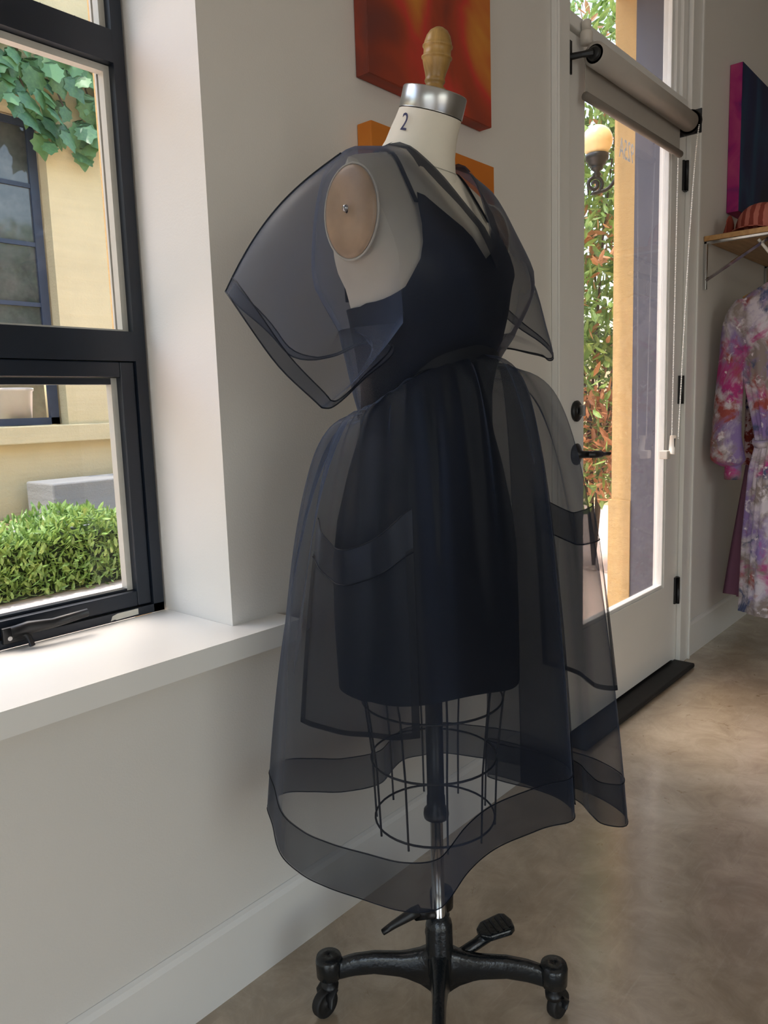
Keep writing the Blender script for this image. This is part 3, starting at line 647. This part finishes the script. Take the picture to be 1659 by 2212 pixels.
for k in range(4):
    a = math.radians(th+90*k); ca, sa = math.cos(a), math.sin(a)
    P = []
    for f in np.linspace(0, 1, 16):
        r_ = .012+.178*f
        zt = interp(f, [0, .12, .3, .6, .82, 1], [.140, .130, .122, .121, .114, .102]); zb_ = interp(f, [0, .12, .3, .6, .82, 1], [.055, .068, .080, .084, .078, .068])
        hw = interp(f, [0, .1, .4, 1], [.020, .015, .012, .011]); row = []
        for (dx, zz) in ((-1, zb_+.004), (-.7, zb_), (.7, zb_), (1, zb_+.004), (.9, zt-.010), (.62, zt-.001), (0, zt), (-.62, zt-.001), (-.9, zt-.010)):
            row.append(L(r_*ca-dx*hw*sa, r_*sa+dx*hw*ca, zz))
        P.append(row)
    V, F = grid(P, False, True); F.append(tuple(range(9))[::-1]); F.append(tuple(len(V)-9+j for j in range(9)))
    leg = obj('leg', V, F, 'castiron', form, True)
    lc = L(.202*ca, .202*sa, 0)
    obj('leg_cap', *lathe([(.0, .070), (.0195, .070), (.0235, .074), (.0245, .104), (.0225, .111), (.004, .1125), (.003, .111), (0, .111)], lc, 24), 'castiron', leg, True)
    # caster, wheels trail the stem
    ta = a+(.9 if k % 2 == 0 else 2.2); tx_, ty_ = math.cos(ta), math.sin(ta); wc = Vector((lc[0]+.014*tx_, lc[1]+.014*ty_, .0255))
    cs = obj('caster_fork', *join([lathe([(.006, .045), (.015, .046), (.016, .056), (.008, .058), (.007, .072)], lc, 16)]+[tube([Vector(lc)+Vector((-ty_*s_*.012, tx_*s_*.012, .054)), wc+Vector((-ty_*s_*.0125, tx_*s_*.0125, .016)), wc+Vector((-ty_*s_*.0125, tx_*s_*.0125, -.004))], [.010, .011, .006], 8, True, False, .3) for s_ in (-1, 1)]), 'black', leg, True)
    wm = Matrix.Rotation(ta, 4, 'Z') @ Matrix.Rotation(PI/2, 4, 'X')
    obj('wheel', *lathe([(.0, -.009), (.006, -.009), (.007, -.006), (.019, -.006), (.0235, -.009), (.0255, -.005), (.0255, .005), (.0235, .009), (.019, .006), (.007, .006), (.006, .009), (0, .009)], wc, 24, wm), 'rubber', leg, True)

# ------------------------------------------------------------------ black slip under the dress
slip = empty('slip_dress', (BX, BY, .63)); tag(slip, 'plain black slip dress with thin straps under the sheer dress', 'dress')
SZ = [.645, .75, .85, .92, 1.0, 1.06, 1.12, 1.18, 1.24, 1.30, 1.5]
SA = [.158, .168, .174, .167, .146, .122, .117, .124, .136, .150, .171]
SF = [.132, .126, .120, .112, .100, .090, .093, .106, .119, .117, .08]
SB = [.150, .145, .136, .124, .104, .088, .085, .088, .092, .096, .095]
def slip_pt(xi, z, front):
    A = interp(z, SZ, SA); x = xi*A; n = max(2.2, interp(z, TZ, TN)); g = max(0, 1-abs(xi)**n)**(1/n)
    s = min(1, max(0, (zsh(x)-z)/.16))**.55
    return (x, -interp(z, SZ, SF)*g*s-.003*g if front else interp(z, SZ, SB)*g*s+.003*g, z)
def slip_top(xi, front):
    a = abs(xi)
    return interp(a, [0, .3, .50, .56, .62, .75, .9, 1], [1.312, 1.350, 1.386, 1.392, 1.380, 1.322, 1.262, 1.248]) if front else interp(a, [0, .8, 1], [1.262, 1.256, 1.248])
P = []
X_ = [x for x in xis(36)]
for tt in np.linspace(0, 1, 46):
    row = []
    for xi in X_: row.append(L(*slip_pt(xi, .645-.012*math.sin(3*xi)+(slip_top(xi, True)-.645)*tt, True)))
    for xi in X_[::-1][1:-1]: row.append(L(*slip_pt(xi, .645+.012*math.sin(3*xi)+(slip_top(xi, False)-.645)*tt, False)))
    P.append(row)
sb_ = obj('body', *grid(P, False, True), 'slip', slip, True)
for sg in (-1, 1):
    pts = []
    for f in np.linspace(0, 1, 12):
        x = sg*(.093-.010*f); z = 1.386+(zsh(x)+.002-1.386)*f
        A = .166; g = (1-(abs(x)/A)**4)**.25; s = min(1, max(0, (zsh(x)-z)/.16))**.55
        pts.append(L(x, -(interp(z, TZ, TF)+.005)*g*s, z+.002))
    for f in np.linspace(0.1, 1, 12):
        x = sg*(.083-.004*f); z = zsh(x)+.002+(1.262-zsh(x))*f; g = (1-(abs(x)/.166)**4)**.25; s = min(1, max(0, (zsh(x)-z)/.16))**.55
        pts.append(L(x, (interp(z, TZ, TB)+.006)*g*s, z+.002))
    obj('strap', *tube(pts, .0045, 8, True, False, .35), 'slip', slip, True)

# ------------------------------------------------------------------ sheer organza dress
dress = empty('organza_dress', (BX, BY, .38)); tag(dress, 'sheer black organza dress with wide sleeves, gathered skirt and patch pockets', 'dress')
OA, OF, OB = .020, .024, .020
def lift_(x): return .005+.006*min(1, abs(x)/.15)
def vneck(x): return 1.338+abs(x)*1.95
def bkneck(x): return 1.484
ARM = .90
def seam_z(xi, front): return 1.105+(.068 if front else -.030)*math.sqrt(max(0, 1-xi*xi))
WA, WF, WB = .122, .100, .095
def bod_pt(xi, t, front, off=0.0):
    """t 0 at waist seam, .5 at underarm level (1.20), 1 at neck or shoulder"""
    zw = seam_z(xi, front)
    if t <= .5: z = zw+(1.215-zw)*t/.5
    else:
        zb = 1.215+(1.5-1.215)*(t-.5)/.5; z = None
    A = interp(t, [0, .12, .5, .62, 1], [WA, WA+.012, .156, .190, .200]); x = xi*A
    if z is None:
        zs = zsh(x)+lift_(x); top = min(zs, vneck(x) if front else bkneck(x)); z = 1.215+(top-1.215)*(t-.5)/.5
    zs = zsh(x)+lift_(x)
    n = interp(t, [0, .5, .7, 1], [2.1, 2.4, 3.6, 4]); g = max(0, 1-abs(xi)**n)**(1/n)
    s = min(1, max(0, (zs-z)/.16))**.40
    D0 = WF if front else WB; D1 = (interp(z, TZ, TF)+OF) if front else (interp(z, TZ, TB)+OB)
    k = min(1, t/.4); D = D0*(1-k)+D1*k+off
    wr = .0025*math.sin(9*xi+5*z*3)*(1-abs(2*t-1))
    return (x, (-1 if front else 1)*(D*g*s+wr*g), z)
XB = [-ARM+2*ARM*j/36 for j in range(37)]
XS = [-1, -.985, -.96, -.93]+XB+[.93, .96, .985, 1]
parts = []
TL = list(np.linspace(0, .5, 13)); TU = list(np.linspace(.5, 1, 17))
for front in (True, False):
    parts.append(grid([[L(*bod_pt(xi, t_, front)) for xi in XS] for t_ in TL]))
    parts.append(grid([[L(*bod_pt(xi, t_, front)) for xi in XB] for t_ in TU]))
bod = obj('bodice', *join(parts), 'organza_bodice', dress, True)
# neckline binding, doubled cloth
def neck_strip(front, wdt):
    xs = [-.082+.164*j/40 for j in range(41)]; P = []
    for q in (0, .33, .66, 1):
        row = []
        for x in xs:
            zt = (vneck(x) if front else 1.490); zt = min(zt, zsh(x)+lift_(x)); z = zt-wdt*q
            A = .200; xi = x/A; g = max(0, 1-abs(xi)**4)**.25; zs = zsh(x)+lift_(x); s = min(1, max(0, (zs-z)/.16))**.40
            D = ((interp(z, TZ, TF)+OF) if front else (interp(z, TZ, TB)+OB))+.0025
            row.append(L(x, (-1 if front else 1)*D*g*s, z+.001))
        P.append(row)
    return grid(P)
obj('neckline_binding', *neck_strip(True, .044), 'organza_bind', bod, True)
obj('neckline_binding', *neck_strip(False, .012), 'organza_bind', bod, True)
# waist seam cord
seam = [L(*bod_pt(xi, 0, True, .003)) for xi in xis(40)]+[L(*bod_pt(xi, 0, False, .003)) for xi in xis(40)][::-1][1:-1]
obj('waist_seam', *tube([(p[0], p[1], p[2]+.001*math.sin(i*1.7)) for i, p in enumerate(seam)], .0022, 6, False, True), 'organza_seam', bod, True)

def arm_loop(sg, n):
    """armhole of the bodice: top -> front -> bottom -> back -> top"""
    k = n//4; xi = sg*ARM
    fr = [bod_pt(xi, 1-.5*j/k, True) for j in range(k)]
    be = [sg*(ARM+(1-ARM)*math.sin(PI/2*j/k)) for j in range(k)]
    b1 = [bod_pt(x, .5, True) for x in be]; b2 = [bod_pt(x, .5, False) for x in be[::-1]]
    bk = [bod_pt(xi, .5+.5*j/k, False) for j in range(k)]
    lp = fr+b1+b2+bk
    return lp
def sleeve(sg, keys, bulge, label):
    n = 64; A_ = arm_loop(sg, n)[:64]; O_ = spline(keys, n, True)
    P = []; rows = 26
    for i in range(rows+1):
        v = i/rows; row = []
        for j in range(n):
            a = np.array(A_[j]); o = np.array(O_[j]); p = a*(1-v)+o*v; th_ = j/n
            top = max(0, math.cos(2*PI*th_)); frn = max(0, math.sin(2*PI*th_))
            p = p+np.array([sg*bulge*(.55*top+.25*frn), -.020*frn*1.0, bulge*(.9*top)])*math.sin(PI*min(1, v*.9))
            p[1] += .004*math.sin(2*PI*th_*6+v*3)*v; p[0] += sg*.004*math.sin(2*PI*th_*5+1)*v
            row.append(L(*p))
        P.append(row)
    s_ = obj('sleeve', *grid(P, False, True), 'organza', dress, True)
    # doubled hem round the opening
    H = [[tuple(np.array(P[-1-i][j])+np.array([0, 0, 0])) for j in range(n)] for i in range(3)]
    cx = np.mean([p for p in P[-1]], axis=0)
    H = [[tuple(cx+(np.array(q)-cx)*.985) for q in r] for r in H]
    obj('sleeve_hem', *grid(H, False, True), 'organza_double', s_, True)
    obj('edge_seam', *tube(P[-1], .0011, 5, False, True), 'organza_seam', s_, True)
    obj('hem_stitching', *tube([P[-3][j] for j in range(n)], .0010, 5, False, True), 'organza_seam', s_, True)
    # shoulder seam running down the sleeve
    obj('shoulder_seam', *tube([P[i][0] for i in range(rows+1)], .0013, 5), 'organza_seam', s_, True)
# opening loops, from the top point forwards
sleeve(-1, [(-.305, .103, 1.257), (-.318, .050, 1.205), (-.312, .000, 1.150), (-.296, -.043, 1.108), (-.288, -.054, 1.100), (-.278, -.060, 1.104), (-.238, -.074, 1.130), (-.195, -.080, 1.160), (-.160, -.062, 1.185), (-.155, -.010, 1.190), (-.175, .045, 1.175), (-.205, .072, 1.172), (-.240, .085, 1.195), (-.280, .102, 1.232)], .022, '')
sleeve(1, [(.270, .085, 1.285), (.285, .030, 1.255), (.278, -.030, 1.215), (.258, -.080, 1.175), (.230, -.088, 1.172), (.195, -.082, 1.180), (.160, -.062, 1.190), (.155, -.010, 1.190), (.175, .045, 1.185), (.205, .072, 1.190), (.235, .085, 1.215), (.258, .092, 1.255)], .018, '')

# skirt: gathered at the seam, deep soft folds at the hem
# (x, y, waist angle in degrees) in order round the hem; the front folds back on itself before the left side
HEM = [(-.171, .244, 128), (-.219, .183, 143), (-.253, .118, 156), (-.261, .067, 166), (-.254, .022, 175), (-.236, -.056, 191), (-.212, -.107, 203), (-.188, -.143, 213), (-.158, -.146, 219), (-.101, -.136, 230), (-.052, -.137, 239), (0, -.148, 249), (.058, -.174, 261), (.103, -.197, 271), (.130, -.197, 275), (.158, -.175, 279), (.180, -.135, 283), (.186, -.085, 286), (.182, -.035, 290), (.184, .010, 294), (.200, .014, 297), (.208, -.040, 299), (.208, -.105, 300), (.199, -.155, 301), (.202, -.165, 302), (.214, -.110, 303), (.214, -.050, 304), (.224, -.046, 304.5), (.227, -.105, 305), (.214, -.165, 305.5), (.186, -.203, 306), (.172, -.230, 308), (.190, -.262, 313), (.223, -.248, 319), (.244, -.196, 328), (.250, -.120, 343), (.241, -.030, 361), (.214, .062, 384), (.204, .121, 398), (.178, .167, 412), (.144, .201, 424), (.049, .171, 448), (-.026, .194, 463), (-.072, .231, 474), (-.107, .261, 481), (-.142, .261, 485)]
NU, NV = 320, 56
def resample(keys, n):
    pts = np.array(spline([k[:2] for k in keys], 4000, True)); q = np.vstack([pts, pts[:1]])
    d_ = np.concatenate([[0], np.cumsum(np.linalg.norm(np.diff(q, axis=0), axis=1))])
    par = np.linspace(0, len(keys), 4001); an = np.interp(par, np.arange(len(keys)+1), [k[2] for k in keys]+[keys[0][2]+360])
    s_ = np.linspace(0, d_[-1], n, endpoint=False)
    return np.stack([np.interp(s_, d_, q[:, 0]), np.interp(s_, d_, q[:, 1])], 1), np.interp(s_, d_, an)
hemp, hang = resample(HEM, NU)
rg = np.random.RandomState(3)
gath = [(rg.uniform(0, 2*PI), rg.uniform(.6, 1.3)) for _ in range(6)]
def skirt_pt(j, v, off=0.0):
    j %= NU; an = math.radians(hang[j]); ca, sa = math.cos(an), math.sin(an)
    wx = WA*ca; wy = (WF if sa < 0 else WB)*sa; wz = 1.105+(-.068 if sa < 0 else -.030)*sa
    wz += .0015*math.sin(23*an)
    hx, hy = hemp[j]; side = .5+.5*math.cos(an-math.radians(310))
    p = .40-.10*side**2
    w_ = v**p
    x = wx*(1-w_)+hx*w_; y = wy*(1-w_)+hy*w_
    hz = .385+.012*math.sin(3*an+.6)
    z = wz*(1-v)+hz*v
    # gathers fade down the skirt
    gw = math.sin(17*an+gath[0][0])*.55+math.sin(29*an+gath[1][0])*.3+math.sin(11*an+gath[2][0])*.5
    am = .0190*math.exp(-v*6.5)*(1-math.exp(-v*30))+.0060*math.exp(-((v-.30)/.26)**2)
    x += ca*(gw*am); y += sa*(gw*am)
    fw = math.sin(9*an+.7)*.6+math.sin(14*an+2.1)*.4
    x += ca*fw*.010*v*(1-.55*v); y += sa*fw*.010*v*(1-.55*v)
    if z < 1.07 and z > .6:                                    # hangs clear of the slip
        aa = interp(z, SZ, SA)+.010; bb = (interp(z, SZ, SF) if y < 0 else interp(z, SZ, SB))+.010
        e_ = math.hypot(x/aa, y/bb)
        if e_ < 1: k_ = 1+(1/e_-1); x *= k_; y *= k_
    if off:
        q = math.hypot(x, y); x += x/q*off; y += y/q*off
    return (x, y, z)
VV = [(i/NV)**1.35 for i in range(NV+1)]
P = [[L(*skirt_pt(j, v)) for j in range(NU)] for v in VV]
sk = obj('skirt', *grid(P, False, True), 'organza', dress, True)
def hem_v(j): return 1-.070/(1.105-.385)
H = [[L(*skirt_pt(j, hem_v(j)+(1-hem_v(j))*q, -.002)) for j in range(NU)] for q in (0, .25, .5, .75, 1)]
hb = obj('hem_band', *grid(H, False, True), 'organza_double', sk, True)
obj('hem_stitching', *tube([L(*skirt_pt(j, hem_v(j), .0005)) for j in range(NU)], .0010, 5, False, True), 'organza_seam', hb, True)
obj('hem_edge', *tube([L(*skirt_pt(j, 1)) for j in range(NU)], .0010, 5, False, True), 'organza_seam', hb, True)

def skirt_uv(u, v, off): 
    j = int(math.floor(u)); f = u-j; a, b = skirt_pt(j, v, off), skirt_pt(j+1, v, off)
    return tuple(a[k]*(1-f)+b[k]*f for k in range(3))
def pocket(ul, ur, vt, vb, sag, bulge, tilt=0.0):
    nu, nv = 30, 36
    def pt(g, q, extra=0.0):
        u = ul+(ur-ul)*g; v0 = vt+sag*math.sin(PI*g)**1.3+tilt*g; v = v0+(vb-v0)*q
        o = .005+bulge*math.sin(PI*g)**.8*(1-q)**1.6+.004*math.sin(PI*g)
        return L(*skirt_uv(u, v, o+extra))
    G = [k/nu for k in range(nu+1)]; Q = [i/nv for i in range(nv+1)]
    pk = obj('pocket', *grid([[pt(g, q) for g in G] for q in Q]), 'organza', dress, True)
    qb = .185
    obj('pocket_band', *grid([[pt(g, qb*f, .0015) for g in G] for f in (0, .2, .4, .6, .8, 1)]), 'organza_double', pk, True)
    obj('pocket_seam', *tube([pt(g, qb, .002) for g in G], .0012, 5), 'organza_seam', pk, True)
    obj('pocket_edge', *tube([pt(g, 0, .001) for g in G], .0009, 5), 'organza_seam', pk, True)
    for a, b in ((0, .055), (.945, 1)): obj('seam_allowance', *grid([[pt(a+(b-a)*f, q, .002) for f in (0, .5, 1)] for q in Q[6:]]), 'organza_seam', pk, True)
    obj('seam_allowance', *grid([[pt(g, q, .002) for g in G] for q in (.972, 1)]), 'organza_seam', pk, True)
POCKETS = [(26, 54, .225, .66, .055, .022, .012), (180, 206, .285, .69, .03, .006, 0.0)]
for a in POCKETS: pocket(*a)

# ------------------------------------------------------------------ outside: courtyard seen through the window
tag(box('paving', (-6, .36, -.30), (12, 14, -.10), 'paving'), 'pinkish sunlit paving outside', kind='structure')
tag(box('path', (-4, 4.6, -.10), (8, 5.5, .20), 'path'), 'raised grey concrete path below the yellow building', kind='structure')
YW = 5.5
bd = empty('yellow_building', (2, YW+.2, .2)); tag(bd, 'yellow stucco building with dark steel window across the courtyard', 'building')
wl = wall_with_holes(YW, YW+.3, (-5, 9), (.2, 4.75), [(.6, 3.36, 1.03, 3.62)])
obj('wall', *wl, 'stucco', bd)
box('ledge', (-5, YW-.10, .88), (9, YW-.001, 1.028), 'stucco', bd, .008)
wx0, wx1, wz0, wz1 = .62, 3.34, 1.035, 3.60
yf = YW+.12
wf = obj('window_frame', *join([bx((wx1-.075, yf, wz0), (wx1, yf+.05, wz1)), bx((wx0, yf, wz0), (wx0+.06, yf+.05, wz1)), bx((wx0, yf, wz1-.06), (wx1, yf+.05, wz1)), bx((wx0, yf, wz0), (wx1, yf+.05, wz0+.06))]), 'blueframe', bd)
zbars = [1.56, 2.07, 2.577, 3.062]; xbars = [1.35, 2.05, 2.72]
for z in zbars: box('glazing_bar', (wx0+.06, yf+.005, z-.018), (wx1-.075, yf+.045, z+.018), 'blueframe', wf)
for x in xbars: box('glazing_bar', (x-.016, yf+.006, wz0+.06), (x+.016, yf+.044, wz1-.06), 'blueframe', wf)
ze = [wz0+.06]+zbars+[wz1-.06]; xe = [wx0+.06]+xbars+[wx1-.075]
for i in range(len(ze)-1):
    for j in range(len(xe)-1):
        box('pane', (xe[j]-.004, yf+.02, ze[i]-.004), (xe[j+1]+.004, yf+.026, ze[i+1]+.004), 'darkpane' if i > 0 else 'glass', wf)
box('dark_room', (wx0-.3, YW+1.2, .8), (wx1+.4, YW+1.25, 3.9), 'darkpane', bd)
bk = empty('bucket', (3.06, YW+.36, 1.04)); tag(bk, 'pale plastic bucket standing inside the opposite window', 'bucket')
obj('body', *lathe([(.0, 1.045), (.15, 1.045), (.175, 1.33), (.185, 1.335), (.185, 1.36), (.170, 1.362), (.0, 1.30)], (3.04, YW+.37, 0), 28, None, False), 'white_plastic', bk, True)
tag(box('bucket_shelf', (1.0, YW+.301, .98), (3.36, YW+.75, 1.0449), 'concrete'), 'inside sill under the bucket in the opposite window', 'shelf')
cb = tag(box('concrete_block', (2.885, 4.93, .20), (4.6, 5.40, .565), 'concrete', None, .015, (3.7, 5.1, .2)), 'grey board-marked concrete block on the path', 'block')
tag(box('planting_bed', (-3, 5.2, .20), (2.88, 5.49, .26), 'soil'), 'dry soil bed at the foot of the yellow building', kind='structure')

def leaf_mesh(name, outline, fold, mat):
    """outline: half-leaf points (along, across); mid rib raised by fold"""
    n = len(outline); V = [(0, a, 0) for a, b in outline]+[(b, a, -fold*b) for a, b in outline]+[(-b, a, -fold*b) for a, b in outline]; F = []
    for i in range(n-1):
        F.append((i, i+1, n+i+1, n+i)); F.append((i, 2*n+i, 2*n+i+1, i+1))
    me = bpy.data.meshes.new(name); me.from_pydata(V, [], F); me.validate(); me.update(); me.materials.append(M[mat])
    me.polygons.foreach_set('use_smooth', [True]*len(me.polygons)); return me
IVY = [(0, .0), (.02, .12), (-.10, .30), (.12, .36), (.22, .52), (.42, .40), (.55, .44), (.70, .22), (.90, .10), (1.02, 0)]
LAU = [(0, .015), (.2, .13), (.45, .19), (.7, .15), (.88, .07), (1, 0)]
ivy_me = leaf_mesh('ivy_leaf', IVY, .25, 'ivy'); lau_me = leaf_mesh('laurel_leaf', LAU, .35, 'laurel'); dry_me = leaf_mesh('dry_leaf', LAU, .9, 'dryleaf')
def put_leaf(parent, me, pos, scale, rot):
    o = bpy.data.objects.new('leaf', me); COL.objects.link(o); o.parent = parent
    o.location = Vector(pos)-W[parent]; o.rotation_euler = rot; o.scale = (scale,)*3
    return o
iv = empty('ivy_vine', (3.2, YW-.12, 3.4)); tag(iv, 'green ivy vine hanging across the top of the yellow building', 'vine')
for k in range(230):
    x = rnd.uniform(2.35, 4.35); zlow = 3.52+.16*math.sin(x*5)-.05*(x-3)
    z = rnd.uniform(zlow, 4.35) if rnd.random() < .8 else zlow+rnd.uniform(-.12, .1)
    put_leaf(iv, ivy_me, (x, YW-rnd.uniform(.04, .24), z+.1), rnd.uniform(.13, .21), (PI/2+rnd.uniform(-.5, .5)+rnd.uniform(0, .3), PI+rnd.uniform(-.5, .5), rnd.uniform(-.5, .5)))
for k in range(6):
    x = 2.5+k*.3; obj('stem', *tube([(x, YW-.05, 4.5), (x+.08, YW-.09, 4.2), (x+.02, YW-.1, 3.9), (x+.1, YW-.11, 3.7)], .008, 5), 'twig', iv, True)

# clipped hedge: core and a shell of leaves
hd = empty('hedge', (2.2, 4.15, -.1)); tag(hd, 'low clipped green hedge along the paving', 'hedge')
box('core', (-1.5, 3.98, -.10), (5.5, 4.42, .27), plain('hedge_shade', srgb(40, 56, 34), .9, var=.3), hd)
V, F = [], []
def add_leaf(V, F, c, size, rot):
    k = len(V); pts = [(0, 0, 0), (.17, .35, -.03), (0, .5, .02), (-.17, .35, -.03), (.12, .75, -.02), (-.12, .75, -.02), (0, 1, 0)]
    V += [rot @ (Vector(p)*size)+Vector(c) for p in pts]
    F += [(k, k+1, k+2), (k, k+2, k+3), (k+1, k+4, k+2), (k+3, k+2, k+5), (k+2, k+4, k+6), (k+2, k+6, k+5)]
for _ in range(9000):
    x = rnd.uniform(1.3, 4.6); r_ = rnd.random()
    hgt = .31+.05*math.sin(x*3.1)+.03*math.sin(x*7.7)
    if r_ < .55: c = (x, 3.97-rnd.uniform(-.02, .09), rnd.uniform(-.09, hgt))
    else: c = (x, rnd.uniform(3.9, 4.45), hgt+rnd.uniform(-.06, .06))
    add_leaf(V, F, c, rnd.uniform(.05, .085), Euler((rnd.uniform(-.2, 1.6), rnd.uniform(-.6, .6), rnd.uniform(0, 2*PI))).to_matrix())
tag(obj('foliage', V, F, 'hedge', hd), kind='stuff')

# ------------------------------------------------------------------ outside the door
sh = empty('tall_shrub', (5.15, 1.35, -.1)); tag(sh, 'tall leafy shrub with dry leaves outside the glazed door', 'shrub')
for k in range(5):
    a = k*2.4; obj('stem', *tube([(5.15, 1.35, -.1), (5.15+.1*math.cos(a), 1.35+.1*math.sin(a), 1.0), (5.15+.22*math.cos(a+.5), 1.35+.22*math.sin(a+.5), 2.2), (5.15+.3*math.cos(a+.9), 1.35+.3*math.sin(a+.9), 3.3)], [.014, .011, .008, .004], 6), 'twig', sh, True)
def shrub_point(r):
    z = r.uniform(.35, 2.5) if r.random() < .76 else r.uniform(2.5, 3.7); a = r.uniform(0, 2*PI); q = .50*math.sqrt(r.random())*(1-.25*abs(z-2)/2.2)
    return (5.12+q*math.cos(a), 1.33+q*math.sin(a), z)
def dry_zone(z): return .62 if .4 < z < 1.15 else (.3 if 1.9 < z < 2.2 else .1)
for k in range(300):
    p = shrub_point(rnd); d_ = rnd.random() < dry_zone(p[2])
    put_leaf(sh, dry_me if d_ else lau_me, p, rnd.uniform(.11, .17), (rnd.uniform(-.6, 2.0), rnd.uniform(-.8, .8), rnd.uniform(0, 2*PI)))
V, F, V2, F2 = [], [], [], []
for k in range(6500):
    p = shrub_point(rnd)
    q = (V2, F2) if rnd.random() < dry_zone(p[2]) else (V, F)
    add_leaf(q[0], q[1], p, rnd.uniform(.07, .12), Euler((rnd.uniform(-.6, 2.0), rnd.uniform(-.8, .8), rnd.uniform(0, 2*PI))).to_matrix())
tag(obj('inner_foliage', V, F, 'hedge', sh), kind='stuff'); tag(obj('dry_foliage', V2, F2, 'dryleaf', sh), kind='stuff')
nbd = tag(box('garden_wall', (8.2, -1.5, -.1), (8.4, 6, 1.5), 'stucco', None, 0, (8.3, 2, -.1)), 'pale yellow garden wall beyond the tall shrub', 'wall')

ln = empty('wall_lantern', (3.62, .37, 2.1)); tag(ln, 'glowing round globe wall lamp on a scrolled black bracket outside the door', 'lamp')
gc = Vector((3.529, .568, 2.291))
obj('globe', *lathe([(.071*math.sin(a), -.071*math.cos(a)) for a in np.linspace(.001, PI-.001, 22)], gc, 32), 'opal', ln, True)
obj('fitter', *lathe([(.02, -.115), (.040, -.105), (.042, -.092), (.052, -.085), (.055, -.062), (.050, -.058)], gc, 28), 'black', ln, True)
obj('finial', *lathe([(.0, -.165), (.012, -.160), (.020, -.148), (.012, -.135), (.026, -.125), (.030, -.115), (.02, -.110)], gc, 20), 'black', ln, True)
dv = Vector((.10, -.19, .0)).normalized(); sp = []
for a in np.linspace(0, 3.6*PI, 40): r_ = .006+.0032*a; sp.append(gc+dv*(-.012-r_*math.cos(a))+Vector((0, 0, -.19+r_*math.sin(a))))
arm = spline([sp[-1], gc+dv*.05+Vector((0, 0, -.215)), gc+dv*.10+Vector((0, 0, -.15)), gc+dv*.15+Vector((0, 0, -.06)), gc+dv*.215+Vector((0, 0, -.02))], 24)
obj('scroll_arm', *tube(sp+[Vector(p) for p in arm[1:]], .009, 8), 'black', ln, True)
obj('wall_plate', *lathe([(.0, 0), (.045, .001), (.045, .008), (.03, .014), (.0, .015)], (gc.x+.112, .361, gc.z-.02), 20, Matrix.Rotation(-PI/2, 4, 'X')), 'black', ln, True)
